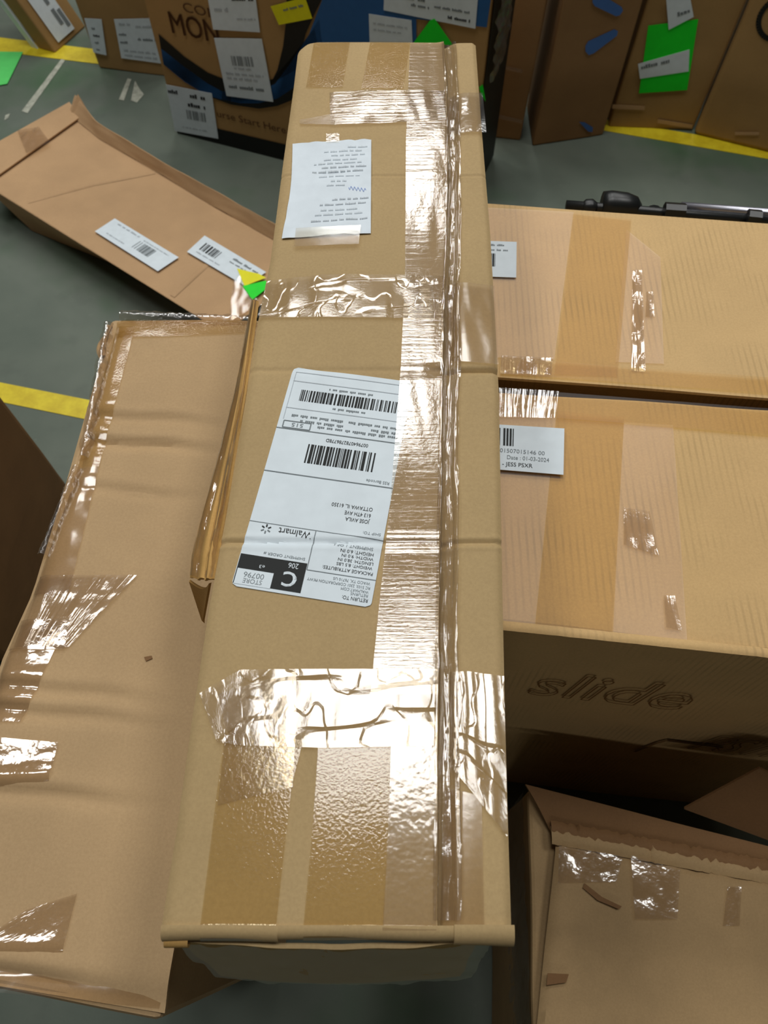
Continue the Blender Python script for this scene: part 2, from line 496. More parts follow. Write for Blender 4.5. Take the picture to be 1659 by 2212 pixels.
# ================================================================== LONG CARTON IN THE MIDDLE
W = 0.2055
HC = 0.5204 / 0.21 * W            # camera height above its top
ZT = CAM_H - HC
T_H = 0.140                        # carton height
LEFT_PX = [(645, 92), (634, 180), (611, 345), (583, 560), (556, 690), (522, 900), (487, 1110), (450, 1310), (411, 1560), (380, 1780), (345, 2005)]
RIGHT_PX = [(1028, 92), (1040, 260), (1060, 500), (1071, 690), (1079, 850), (1087, 1300), (1093, 1560), (1099, 1780), (1106, 2005)]
SEAM_PX = [(958, 92), (964, 180), (967, 345), (964, 560), (958, 690), (955, 900), (951, 1110), (948, 1310), (947, 1560), (945, 1780), (944, 2005)]
def y_of(pts):
    q = [at(x, y, ZT) for x, y in pts]
    q.sort(key=lambda p: p.y)
    return q
LQ, RQ, SQ = y_of(LEFT_PX), y_of(RIGHT_PX), y_of(SEAM_PX)
Y0, Y1 = LQ[0].y, LQ[-1].y
def xat(q, y):
    if y <= q[0].y: a, b = q[0], q[1]
    elif y >= q[-1].y: a, b = q[-2], q[-1]
    else:
        for a, b in zip(q, q[1:]):
            if a.y <= y <= b.y: break
    return a.x + (b.x - a.x) * (y - a.y) / (b.y - a.y)
def yt(py, px=829): return at(px, py, ZT).y
CREASES = [(yt(379), 0.0008, 0.0017), (yt(1172), 0.0018, 0.0022)]
Y800 = yt(799)
def h_top(x, y):
    """relief of the top: creases, gentle waves, rounded far-left corner"""
    h = 0.0
    for cy, d, w in CREASES:
        t = (y - cy) / w
        h += -d * math.exp(-t * t) + 0.35 * d * math.exp(-((t - 1.8) ** 2)) + 0.35 * d * math.exp(-((t + 1.8) ** 2))
    t = (y - Y800) / 0.0026
    xs = xat(SQ, y)
    k = 0.25 + 0.75 / (1 + math.exp(-(x - xs + 0.004) / 0.004))
    h += -0.0042 * k * math.exp(-t * t)
    h += 0.0012 * mnoise.noise(Vector((x * 9, y * 7, 1.3)))
    return h
def h_right(x, y):
    xs = xat(SQ, y)
    d = max(0.0, x - xs)
    return h_top(x, y) - 0.0065 * math.exp(-(d / 0.009) ** 2) - 0.0005
def top_pt(px, py, lift=0.0, right=None):
    p = at(px, py, ZT)
    r = (p.x > xat(SQ, p.y)) if right is None else right
    p.z = ZT + (h_right(p.x, p.y) if r else h_top(p.x, p.y)) + lift
    return p
def top_xy(x, y, lift=0.0):
    r = x > xat(SQ, y)
    return Vector((x, y, ZT + (h_right(x, y) if r else h_top(x, y)) + lift))

xm = (LQ[0].x + RQ[0].x) / 2
BX = thing('long_carton', 'long taped kraft shipping carton with big white shipping label lying on top of the pile', 'box', (0.0, (Y0 + Y1) / 2, ZT - T_H))
# body under the panels
zb, zt_ = ZT - T_H, ZT - 0.006
def body_pt(s, y, k):
    a, b = xat(LQ, y), xat(RQ, y)
    ins = 0.003 + 0.010 * (1 - k)
    return lerp(a + ins, b - ins, s)
NV, KZ = 40, 6
bv, bf = [], []
prof = [(0, 0), (0, .5), (0, 1), (.5, 1), (1, 1), (1, .5), (1, 0), (.5, 0)]
ys = [lerp(Y0 + 0.003, Y1 - 0.004, j / NV) for j in range(NV + 1)]
for y in ys:
    for s, k in prof:
        x = body_pt(s, y, k)
        z = lerp(zb, zt_, k)
        if k == 1: z -= 0.007 if s == .5 else 0.0
        bulg = 0.004 * math.sin(y * 11) * (1 if k == .5 else 0)
        bv.append(Vector((x + (bulg if s == 1 else -bulg * 0.3), y, z)))
P8 = len(prof)
for j in range(NV):
    for i in range(P8):
        a, b = j * P8 + i, j * P8 + (i + 1) % P8
        bf.append((a, b, b + P8, a + P8))
bf.append(tuple(range(P8 - 1, -1, -1))); bf.append(tuple(range(NV * P8, NV * P8 + P8)))
mesh_obj('carton_body', bv, bf, M['main'], BX)
# top panels with real board thickness
def corner_cut(s, y):
    d = (Y1 - y)
    return 0.0
def left_panel(s, t):
    y = lerp(Y0, Y1, t)
    a, b = xat(LQ, y), xat(SQ, y)
    d = Y1 - y
    if d < 0.020: a += 0.014 * (1 - math.sqrt(max(0, 1 - (1 - d / 0.020) ** 2)))   # rounded far-left corner
    x = lerp(a, b, s)
    z = ZT + h_top(x, y)
    e = (x - a)
    z -= 0.0035 * math.exp(-(e / 0.003) ** 2)
    e2 = b - x
    z += 0.0015 * math.exp(-(e2 / 0.004) ** 2)
    return Vector((x, y, z))
sheet('top_flap', left_panel, 40, 760, M['main'], BX, thick=0.004)
def right_panel(s, t):
    y = lerp(Y0, Y1, t)
    a, b = xat(SQ, y) + 0.0008, xat(RQ, y)
    x = lerp(a, b, s)
    z = ZT + h_right(x, y)
    e = (b - x)
    z -= 0.003 * math.exp(-(e / 0.0025) ** 2)
    return Vector((x, y, z))
sheet('overlap_flap', right_panel, 22, 760, M['main'], BX, thick=0.004)
# rolled lips on the near end
def lip(name, xa, xb, y0, r, sag, seed, thick=0.003, mat=None):
    def fn(s, t):
        x = lerp(xa, xb, s)
        w = 0.5 * mnoise.noise(Vector((x * 18, seed, 0.2)))
        ang = -0.1 + t * 1.75
        rr = r * (1 + 0.5 * w)
        return Vector((x + 0.001 * w, y0 - rr * math.sin(ang) - 0.0012 * w, ZT - 0.001 - sag - rr * (1 - math.cos(ang)) + h_top(x, Y0) * 0.4))
    return sheet(name, fn, 40, 10, mat or M['main'], BX, thick=thick)
xl, xs_, xr = xat(LQ, Y0), xat(SQ, Y0), xat(RQ, Y0)
x600 = at(600, 2010, ZT).x
lip('end_lip', xl + 0.001, x600, Y0 + 0.001, 0.0050, 0.0, 1)
lip('end_lip', x600, xs_ + 0.012, Y0 + 0.001, 0.0042, 0.0, 5)
lip('end_lip', xs_ + 0.010, xr + 0.001, Y0 + 0.001, 0.0070, -0.001, 2)
# crushed little corner fold
def crushed(s, t):
    a = s * 5.2
    r = 0.002 + 0.0042 * s
    return Vector((xl + 0.002 + t * 0.014, Y0 - 0.006 + r * math.cos(a) * 0.9, ZT - 0.008 + r * math.sin(a)))
sheet('corner_fold', crushed, 22, 4, M['main_side'], BX, thick=0.0012)
# sloping end panel (near end)
def end_panel(s, t):
    xa, xb = lerp(xl + 0.012, -0.117, t), lerp(xr - 0.020, 0.055, t)
    x = lerp(xa, xb, s)
    bul = 0.004 * math.sin(math.pi * s) + 0.002 * mnoise.noise(Vector((x * 30, t * 4, 3)))
    y = lerp(Y0 - 0.004, Y0 - 0.027, t) - bul
    return Vector((x, y, lerp(ZT - 0.010, ZT - T_H, t)))
sheet('end_panel', end_panel, 24, 10, M['main'], BX, thick=0.003)
def end_film(s, t):
    p = end_panel(s, t * 1.02)
    w = mnoise.noise(Vector((p.x * 55, p.z * 40, 1)))
    return p + Vector((0.012 * (s - .3), -0.003 - 0.003 * abs(w), 0.0))
sheet('end_tape', end_film, 40, 14, M['t_amber'], BX)
# frayed side flap spreading out of the left side
FL_PX = [(549, 650, 544), (534, 760, 525), (520, 860, 505), (503, 960, 480), (487, 1060, 452), (473, 1140, 430), (462, 1200, 416), (455, 1250, 411)]
def side_layer(k, wid, drop, seed):
    def fn(s, t):
        f = t * (len(FL_PX) - 1); i = min(int(f), len(FL_PX) - 2); q = f - i
        A, B = FL_PX[i], FL_PX[i + 1]
        pi, py, po = lerp(A[0], B[0], q), lerp(A[1], B[1], q), lerp(A[2], B[2], q)
        a = at(pi + 6, py, ZT - 0.003); b = at(po, py, ZT - drop)
        p = lerp(a, b, s * wid)
        p.z += 0.003 * math.sin(s * 9 + k) * s + 0.002 * mnoise.noise(Vector((s * 3, t * 5, seed)))
        return p
    return fn
sheet('side_flap', side_layer(0, 1.0, 0.034, 1), 10, 60, M['main_side'], BX, thick=0.002)
sheet('side_flap', side_layer(1.5, 0.72, 0.020, 2), 10, 60, M['main_side'], BX, thick=0.002)
sheet('side_flap', side_layer(2.6, 0.42, 0.010, 3), 8, 60, M['main_side'], BX, thick=0.002)
def side_film(s, t):
    p = side_layer(0.5, 1.05, 0.030, 5)(s, t)
    p.z += 0.003 + 0.0015 * mnoise.noise(Vector((s * 6, t * 26, 2)))
    return p
sheet('side_tape', side_film, 10, 80, M['t_fold'], BX)
# folded-in tail of the flap, the dark triangular pocket
ta, tb, tc_ = at(411, 1252, ZT - 0.034), at(457, 1258, ZT - 0.012), at(441, 1345, ZT - 0.10)
def tail(s, t):
    p = lerp(lerp(ta, tb, s), tc_, t)
    p.z -= 0.012 * math.sin(math.pi * s) * (1 - t)
    return p
sheet('torn_tail', tail, 8, 10, M['main_side'], BX, thick=0.002)

# tape strips
def tape_strip(pairs, mat, lift=0.0012, nu=16, nv=60, name='tape_strip', wob=0.0, right=None, ridge=0.0):
    A = [at(p[0][0], p[0][1], ZT) for p in pairs]; B = [at(p[1][0], p[1][1], ZT) for p in pairs]
    sd = RNG.random() * 50
    def fn(s, t):
        f = t * (len(pairs) - 1); i = min(int(f), len(pairs) - 2); q = f - i
        a, b = lerp(A[i], A[i + 1], q), lerp(B[i], B[i + 1], q)
        p = lerp(a, b, s)
        if wob:
            p.x += wob * mnoise.noise(Vector((s * 3, t * 30, sd))) * (1 - abs(2 * s - 1) * 0)
        z = top_xy(p.x, p.y).z
        if ridge: z += ridge * abs(mnoise.noise(Vector((p.x * 60, p.y * 14, sd))))
        return Vector((p.x, p.y, z + lift))
    return sheet(name, fn, nu, nv, mat, BX)
# long strip beside the seam (left of it)
tape_strip([((800, 1500), (946, 1500)), ((820, 1300), (947, 1300)), ((843, 1090), (950, 1090)), ((866, 790), (955, 790)), ((875, 590), (961, 590)), ((877, 300), (966, 300)), ((886, 96), (958, 96))],
           M['t_ribs'], 0.0016, 14, 160, ridge=0.0004)
# wide clear band across the near third
tape_strip([((432, 1500), (470, 1605)), ((520, 1449), (528, 1612)), ((700, 1447), (700, 1617)), ((946, 1447), (944, 1612))], M['t_crum'], 0.0026, 20, 70, ridge=0.0008)
# near-end strips running off the near edge
tape_strip([((489, 1570), (655, 1600)), ((470, 1700), (630, 1700)), ((452, 1850), (613, 1850)), ((432, 2010), (596, 2010))], M['t_dark'], 0.0012, 14, 60)
tape_strip([((688, 1600), (846, 1600)), ((682, 1700), (842, 1700)), ((670, 1850), (836, 1850)), ((655, 2010), (828, 2010))], M['t_dark'], 0.0012, 14, 60)
tape_strip([((846, 1560), (944, 1560)), ((842, 1700), (944, 1700)), ((836, 1850), (944, 1850)), ((826, 2010), (942, 2010))], M['t_spk'], 0.0019, 12, 60)
tape_strip([((470, 1500), (640, 1450)), ((488, 1570), (640, 1560)), ((470, 1740), (632, 1700))], M['t_spk'], 0.0009, 12, 30)
# band across the far part
tape_strip([((712, 204), (714, 274)), ((800, 198), (800, 270)), ((890, 198), (890, 266)), ((962, 200), (964, 262))], M['t_streak'], 0.0024, 16, 40, ridge=0.0012)
tape_strip([((648, 262), (648, 271)), ((714, 250), (714, 272))], M['t_flat'], 0.0022, 3, 8)
tape_strip([((968, 205), (968, 290)), ((1042, 205), (1050, 290))], M['t_spk'], 0.0022, 10, 20, ridge=0.0018)
# band across the middle
tape_strip([((578, 612), (556, 690)), ((700, 598), (690, 688)), ((870, 598), (866, 690)), ((960, 600), (957, 692))], M['t_crum'], 0.0024, 16, 50, ridge=0.0010)
tape_strip([((968, 610), (966, 780)), ((1068, 620), (1076, 790))], M['t_flat'], 0.0024, 12, 16, ridge=0.0012)
# right-hand end of the near band
tape_strip([((962, 1450), (960, 1640)), ((1010, 1452), (1010, 1700)), ((1088, 1462), (1096, 1810))], M['t_crum'], 0.0022, 40, 60, ridge=0.0016)
tape_strip([((962, 1700), (952, 2005)), ((1040, 1720), (1046, 2005))], M['t_flat'], 0.0016, 8, 20)
# far-end strips
tape_strip([((678, 94), (661, 190)), ((756, 92), (740, 190))], M['t_dark'], 0.0010, 8, 12)
tape_strip([((800, 92), (780, 192)), ((886, 92), (872, 192))], M['t_dark'], 0.0010, 8, 12)
# folded tape standing along the seam
def seam_tape(s, t):
    y = lerp(Y0 + 0.004, Y1 - 0.002, t)
    xs = xat(SQ, y)
    wid = 0.016 + 0.004 * mnoise.noise(Vector((0, y * 8, 4)))
    x = xs - 0.0025 + s * wid + 0.0012 * mnoise.noise(Vector((s * 2, y * 20, 9)))
    r1 = max(0.0, math.sin(s * math.pi * 3.0 + 1.3 * mnoise.noise(Vector((0, y * 6, 7)))))
    z = ZT + 0.0022 - 0.004 * math.sin(math.pi * s) + 0.0042 * r1 * (0.5 + 0.5 * mnoise.noise(Vector((s, y * 10, 5)))) 
    z = max(z, top_xy(x, y).z + 0.0006) + 0.0007 * mnoise.noise(Vector((s * 7, y * 55, 3)))
    return Vector((x, y, z))
sheet('seam_tape', seam_tape, 28, 600, M['t_fold'], BX)
# tape over the near lip
def lip_tape(xa, xb, seed):
    def fn(s, t):
        x = lerp(xa, xb, s); ang = -0.3 + t * 2.2
        w = 0.5 * mnoise.noise(Vector((x * 18, seed, 0.2)))
        return Vector((x, Y0 - (0.0070 if xb < x600 + .001 else 0.0060) * math.sin(ang) - 0.0012 * w, ZT + 0.001 - (0.0070 if xb < x600 + .001 else 0.0060) * (1 - math.cos(ang)) + h_top(x, Y0) * 0.4))
    return fn
sheet('lip_tape', lip_tape(at(432, 2010, ZT).x, at(596, 2010, ZT).x, 1), 16, 10, M['t_fold'], BX)
sheet('lip_tape', lip_tape(at(655, 2010, ZT).x, at(942, 2010, ZT).x, 1), 24, 10, M['t_dark'], BX)

# ---- shipping label (reads upside down)
LBW, LBH = 0.1016, 0.2036
lc = (at(487, 1272, ZT) + at(797, 1313, ZT) + at(895, 822, ZT) + at(645, 793, ZT)) / 4
e1 = ((at(797, 1313, ZT) - at(487, 1272, ZT)).normalized() + Vector((0, 0, 0)))
e2 = ((at(645, 793, ZT) - at(487, 1272, ZT)) + (at(895, 822, ZT) - at(797, 1313, ZT))).normalized()
e2 = (e2 + Vector((-e1.y, e1.x, 0))).normalized(); e1 = Vector((e2.y, -e2.x, 0))
def lab_pt(lx, ly, lift):
    p = lc - e1 * lx - e2 * ly
    return top_xy(p.x, p.y, lift)
def rounded_grid(lw, lh, r):
    def fn(s, t):
        ly = lerp(-lh / 2, lh / 2, t)
        e = lh / 2 - abs(ly)
        cut = r - math.sqrt(max(0, r * r - (r - e) ** 2)) if e < r else 0
        lx = lerp(-lw / 2 + cut, lw / 2 - cut, 1 - s)
        return lab_pt(lx, -ly, 0.0008)
    return fn
lab = sheet('shipping_label', rounded_grid(LBW, LBH, 0.004), 12, 120, M['white'], BX, thick=0.0003)
tag(lab, 'white shipping label printed with address and barcodes')
LAYER = [0.0]
def lfr(x, y): return lab_pt(x, y, 0.00105 + LAYER[0])
P = Print(lfr, [M['ink'], M['white'], M['ink2'], M['ink3']])
def SX(s): return -LBW / 2 + s * LBW
def TY(t): return LBH / 2 - t * LBH
def hline(t, s0=0.0, s1=1.0, w=0.0006, mi=2):
    n = 24
    for i in range(n):
        P.rect(SX(lerp(s0, s1, i / n)), TY(t) - w / 2, SX(lerp(s0, s1, (i + 1) / n)), TY(t) + w / 2, mi)
def vline(s, t0, t1, w=0.0006, mi=2):
    n = 16
    for i in range(n):
        P.rect(SX(s) - w / 2, TY(lerp(t0, t1, i / n)), SX(s) + w / 2, TY(lerp(t0, t1, (i + 1) / n)), mi)
def tx(s, x, t, h, w=None, mi=0, align='l'): P.text(s, SX(x), TY(t) - h / 2, h, w, mi, align)
def block(s0, t0, s1, t1, mi):
    n = 10
    for i in range(n): P.rect(SX(s0), TY(lerp(t0, t1, (i + 1) / n)), SX(s1), TY(lerp(t0, t1, i / n)), mi)
tx('RETURN TO:', .03, .022, .0028, .0185)
tx('RETURNS', .035, .040, .0022, .0125, 2)
tx('WALMART.COM', .035, .054, .0022, .020, 2)
tx('RC 5103, 2301 CORPORATION PKWY', .03, .070, .0022, .046, 2)
tx('WACO TX, 76710 US', .035, .087, .0022, .027, 2)
hline(.104, 0, .5)
tx('PACKAGE ATTRIBUTES:', .03, .125, .0026, .037)
tx('WEIGHT: 8.5 LBS', .04, .146, .0024, .0265)
tx('LENGTH: 38.0 IN', .04, .164, .0024, .026)
tx('WIDTH: 9.0 IN', .045, .182, .0024, .0235, 0)
tx('HEIGHT: 6.0 IN', .05, .200, .0026, .0245)
tx('SHIPMENT 1 OF 1', .06, .221, .0024, .029, 2)
block(.506, .012, .995, .128, 0)
LAYER[0] = 0.00008
block(.725, .010, 1.0 - .012, .070, 1)
LAYER[0] = 0.00016
tx('STORE', .86, .026, .0036, .0140, 2, 'c')
tx('00796', .86, .049, .0042, .0150, 2, 'c')
tx('e3', .82, .088, .0026, .004, 1, 'c')
tx('C', .605, .056, .0118, .0100, 1, 'c'); P.text('C', SX(.605) + .0006, TY(.056) - .0059, .0118, .0092, 1, 'c'); P.text('C', SX(.605), TY(.056) - .0053, .0106, .0104, 1, 'c')
tx('206', .60, .110, .0042, .0075, 1, 'c')
LAYER[0] = 0.0
tx('SHIPMENT ORDER #', .53, .143, .0022, .031, 2)
tx('Walmart', .525, .240, .0058, .0250, 0)
for k in range(6):
    a = math.pi / 2 + k * math.pi / 3
    cx, cy = SX(.865), TY(.240)
    P.line((cx + .0016 * math.cos(a), cy + .0016 * math.sin(a)), (cx + .0040 * math.cos(a), cy + .0040 * math.sin(a)), .0011, 0 if k in (2, 3, 4) else 2)
vline(.5, .104, .262)
hline(.264, 0, 1, .0005, 2)
tx('SHIP TO:', .025, .284, .0024, .0135, 2)
tx('JOSE AVILA', .125, .330, .0032, .0185)
tx('613 4TH AVE', .125, .356, .0032, .0200)
tx('OTTAWA IL, 61350', .12, .383, .0032, .0315)
hline(.487, 0, 1, .0009, 2)
tx('RSS Barcode', .035, .505, .0026, .0180, 2)
P.barcode(SX(.18), TY(.632), SX(.73), TY(.545), 26, 0, 11)
tx('0079640782786778D', .42, .660, .0032, .034, 0, 'c')
hline(.690, 0, 1, .0009, 2)
for (a, b) in ((.735, .955),):
    hline(.696, a, b, .0009, 2); hline(.728, a, b, .0009, 2); vline(a, .696, .728, .0009); vline(b, .696, .728, .0009)
tx('515', .84, .712, .0036, .0095, 2, 'c')
for k, (s0, s1, t) in enumerate(((.03, .46, .714), (.48, .70, .714), (.05, .27, .733), (.48, .83, .733), (.06, .45, .756), (.49, .92, .756))):
    P.greek(SX(s0), TY(t) - .0013, SX(s1), .0024, 2, k)
hline(.792, .05, .97, .0007, 3)
vline(.045, .700, .975, .0005, 3); vline(.965, .735, .975, .0005, 3)
P.greek(SX(.33), TY(.812) - .001, SX(.60), .0022, 2, 31)
P.barcode(SX(.09), TY(.888), SX(.90), TY(.832), 46, 0, 23)
P.greek(SX(.30), TY(.905) - .001, SX(.66), .0022, 2, 32)
hline(.928, .05, .97, .0007, 3)
hline(.975, .05, .97, .0007, 3)
P.build('print', lab)

# ---- packing slip
SL = [at(632, 313, ZT), at(802, 303, ZT), at(801, 507, ZT), at(609, 518, ZT)]   # far-left, far-right, near-right, near-left
def slip_fn(s, t):
    p = lerp(lerp(SL[3], SL[2], s), lerp(SL[0], SL[1], s), t)
    w = mnoise.noise(Vector((p.x * 40, p.y * 30, 8)))
    p.x += 0.003 * math.sin(t * 3.1) * (s - 1) * -1.0 * (1 - s)
    edge = max(abs(2 * s - 1), abs(2 * t - 1))
    lift = 0.0012 + 0.0012 * abs(w) + 0.003 * max(0, edge - .86) / .14 * abs(mnoise.noise(Vector((s * 5, t * 5, 2))))
    return top_xy(p.x, p.y, lift)
slip = sheet('packing_slip', slip_fn, 24, 30, M['paper'], BX, thick=0.0003)
tag(slip, 'crumpled white paper slip with faint upside down print')
def sfr(x, y):          # reading frame, x,y in 0..1, upside down
    p = slip_fn(1 - x, y); p.z += 0.0005
    return p
P = Print(sfr, [M['ink4'], M['ink3'], M['pen']])
rows = [(.05, .38, .20), (.03, .60, .27), (.13, .55, .33), (.10, .62, .38), (.20, .50, .45), (.05, .68, .50), (.08, .60, .56), (.04, .70, .61), (.1, .74, .67), (.12, .66, .72), (.30, .55, .80), (.28, .50, .85)]
def sg(x0, x1, yy, mi, sd, h=.016):
    r = random.Random(sd); x = x0
    while x < x1:
        for _ in range(r.randint(3, 8)):
            w = r.uniform(.010, .018)
            if x + w > x1: break
            P.rect(x, yy, x + w, yy + h * r.choice((.7, .8, 1)), mi); x += w * 1.25
        x += .022
for k, (x0, x1, yy) in enumerate(((.04, .70, .14), (.10, .66, .20), (.16, .60, .245), (.06, .62, .30), (.03, .48, .35), (.32, .56, .50), (.30, .50, .545), (.14, .66, .60), (.10, .74, .65), (.06, .62, .695), (.12, .72, .74), (.18, .60, .78), (.08, .52, .83), (.12, .60, .875), (.05, .30, .915))):
    sg(x0, x1, yy, 1 if k in (0, 3, 4, 8, 9) else 0, k + 60)
pts = [(.06 + .014 * i, .44 + .022 * math.sin(i * 2.1) + .006 * i * .4) for i in range(16)]
P.path(pts, .006, 2)
P.build('print', slip)
# bits of tape holding the slip
tape_strip([((705, 294), (705, 312)), ((733, 292), (733, 312))], M['t_spk'], 0.0030, 4, 6)
tape_strip([((640, 500), (636, 540)), ((780, 494), (775, 535))], M['t_flat'], 0.0040, 4, 8)

# ================================================================== OTHER CARTONS
def carton(name, label, top4, zbot, mat, n=(10, 10, 4), amp=0.002, seed=1, bulge=0.0, bev=0.004, inset=0.0, flaps=None, bot4=None):
    """top4: near-left, near-right, far-right, far-left (world). Returns the thing."""
    top4 = [Vector(p) for p in top4]
    c = sum(top4, Vector()) / 4
    root = thing(name, label, 'box', (c.x, c.y, zbot))
    if bot4 is None:
        bot4 = [Vector((lerp(p.x, c.x, inset), lerp(p.y, c.y, inset), zbot)) for p in top4]
    v, f = hexgrid(list(bot4) + top4, n, amp, 7.0, seed, bulge)
    bevel(mesh_obj('carton_body', v, f, mat, root), bev)
    return root
def patch(root, name, pxs, z, mat, lift=0.001, nu=12, nv=12, ridge=0.0, zf=None, thick=0.0, seed=0):
    """sheet over a horizontal carton top; pxs: 4 pixels near-left, near-right, far-right, far-left"""
    q = [at(x, y, z) for x, y in pxs]
    sd = seed + RNG.random() * 30
    def fn(s, t):
        p = lerp(lerp(q[0], q[1], s), lerp(q[3], q[2], s), t)
        dz = lift + (ridge * abs(mnoise.noise(Vector((p.x * 50, p.y * 25, sd)))) if ridge else 0)
        return Vector((p.x, p.y, (zf(p.x, p.y) if zf else z) + dz))
    return sheet(name, fn, nu, nv, mat, root, thick=thick)

# ---- carton at the left, long, under the left edge of the long carton
ZL = ZT - T_H - 0.002
lf = [at(-170, 2100, ZL), at(352, 2205, ZL), at(612, 694, ZL), at(240, 688, ZL)]
LC = carton('long_carton', 'worn pinkish kraft carton at the left with crinkled tape down its left side', lf, 0.0, M['left'], (12, 40, 4), 0.004, 3, bulge=0.004, bev=0.006, inset=0.04)
def lz(x, y): return ZL + 0.0075
def lpatch(pxs, mat, lift=0.0, nu=12, nv=12, ridge=0.0, name='tape_strip'):
    return patch(LC, name, pxs, ZL + 0.006, mat, lift, nu, nv, ridge)
# upper sheet of board: the top panel that carries the creases
LPX = [(238, 716), (205, 850), (172, 1000), (118, 1130), (60, 1290), (0, 1420), (-60, 1620), (-130, 1860), (-170, 2105)]
LRX = [(612, 700), (590, 850), (560, 1000), (536, 1130), (508, 1290), (485, 1420), (452, 1620), (410, 1860), (352, 2190)]
LCR = [(905, .0036), (960, .0050), (1062, .0024), (1495, .0028), (1545, .0034), (1715, .0038), (2105, .004)]
LA = sorted([at(x, y, ZL + .005) for x, y in LPX], key=lambda p: p.y)
LB = sorted([at(x, y, ZL + .005) for x, y in LRX], key=lambda p: p.y)
LCY = [(at(200, y, ZL + .005).y, d) for y, d in LCR]
def left_top(s, t):
    i_a, i_b = LA[0], LB[0]
    ya, yb = lerp(LA[0].y, LA[-1].y, t), lerp(LB[0].y, LB[-1].y, t)
    p = lerp(Vector((xat(LA, ya), ya, 0)), Vector((xat(LB, yb), yb, 0)), s)
    p.y += 0.012 * math.sin(s * 2.5) * 0
    z = ZL + 0.006
    for k, (cy, d) in enumerate(LCY):
        q = (p.y - cy + 0.02 * (s - .3) + .004 * mnoise.noise(Vector((s * 3, k, 0)))) / 0.006
        fade = 1.0 / (1 + math.exp((s - 0.62) * 12))
        z += -d * fade * math.exp(-q * q) + .4 * d * fade * math.exp(-(q - 1.7) ** 2)
    z += 0.0022 * mnoise.noise(Vector((p.x * 8, p.y * 6, 4)))
    z -= 0.006 * math.exp(-(s * 0.3 / 0.012) ** 2)
    z -= 0.006 * math.exp(-(t * 1.0 / 0.02) ** 2)
    return Vector((p.x, p.y, z))
sheet('top_flap', left_top, 36, 160, M['left'], LC, thick=0.004)
def ltop_z(x, y):
    t = (y - LA[0].y) / (LA[-1].y - LA[0].y); t = min(1, max(0, t))
    a, b = xat(LA, y), xat(LB, y)
    s = min(1, max(0, (x - a) / max(1e-6, b - a)))
    return left_top(s, t).z
def ltape(pxs, mat, lift=0.0015, nu=12, nv=20, ridge=0.0, name='tape_strip'):
    q = [at(x, y, ZL + 0.006) for x, y in pxs]
    sd = RNG.random() * 30
    def fn(s, t):
        p = lerp(lerp(q[0], q[1], s), lerp(q[3], q[2], s), t)
        return Vector((p.x, p.y, ltop_z(p.x, p.y) + lift + (ridge * abs(mnoise.noise(Vector((p.x * 60, p.y * 40, sd)))) if ridge else 0)))
    return sheet(name, fn, nu, nv, mat, LC)
ltape([(162, 1010), (215, 1010), (292, 706), (250, 704)], M['t_dark'], ridge=.001)
ltape([(70, 1285), (150, 1285), (215, 1010), (165, 1010)], M['t_flat'], ridge=.0015)
ltape([(30, 1400), (150, 1400), (300, 1245), (85, 1245)], M['t_fold'], ridge=.0030, lift=.002)
ltape([(18, 1405), (142, 1405), (155, 1340), (45, 1340)], M['t_spk2'], ridge=.0012, lift=.003)
ltape([(-40, 1560), (45, 1560), (120, 1405), (20, 1400)], M['t_spk2'], ridge=.0012)
ltape([(-60, 1700), (105, 1695), (128, 1605), (-40, 1590)], M['t_spk2'], ridge=.0012, lift=.002)
ltape([(-140, 2100), (130, 2080), (168, 1930), (60, 1965)], M['t_spk2'], ridge=.0012)
ltape([(250, 730), (535, 722), (540, 694), (250, 690)], M['t_dark'], ridge=.0008)
ltape([(-150, 2130), (340, 2180), (350, 2140), (-130, 2080)], M['t_flat'], ridge=.003, lift=.001)
def lmark(pxs, name='scuff'):
    q = [at(x, y, ZL + .006) for x, y in pxs]
    z = max(ltop_z(p.x, p.y) for p in q)
    return label_slab(name, [Vector((p.x, p.y, z)) for p in q], (0, 0, 1), LC, M['dark'], .0004, .0006)
lmark([(312, 1420), (328, 1417), (330, 1423), (316, 1429)])
# ragged clear film along its far and left rims
def rim_film(pa, pb, wid, seed, up=0.006):
    a, b = at(pa[0], pa[1], ZL + .004), at(pb[0], pb[1], ZL + .004)
    d = (b - a).normalized(); nn = Vector((-d.y, d.x, 0))
    def fn(s, t):
        p = lerp(a, b, t) + nn * (s - .4) * wid * (1 + .6 * mnoise.noise(Vector((t * 14, seed, 0))))
        p.z += up * math.sin(math.pi * s) + .002 * mnoise.noise(Vector((s * 4, t * 40, seed)))
        return p
    return fn
sheet('loose_film', rim_film((540, 692), (262, 680), 0.016, 1), 8, 70, M['bag'], LC)
sheet('loose_film', rim_film((232, 700), (178, 990), 0.012, 2), 8, 70, M['bag'], LC)
sheet('loose_film', rim_film((165, 1010), (90, 1200), 0.010, 3), 8, 50, M['bag'], LC)
sheet('loose_film', rim_film((545, 700), (515, 850), 0.012, 4, .010), 8, 50, M['bag'], LC)
def torn_corner(s, t):
    p = lerp(at(238, 705, ZL), at(222, 770, ZL), t)
    return p + Vector((-0.012 * s * math.sin(t * math.pi) , 0, -0.006 * s + .004 * math.sin(s * 6)))
sheet('torn_corner', torn_corner, 6, 10, M['left'], LC, thick=0.003)

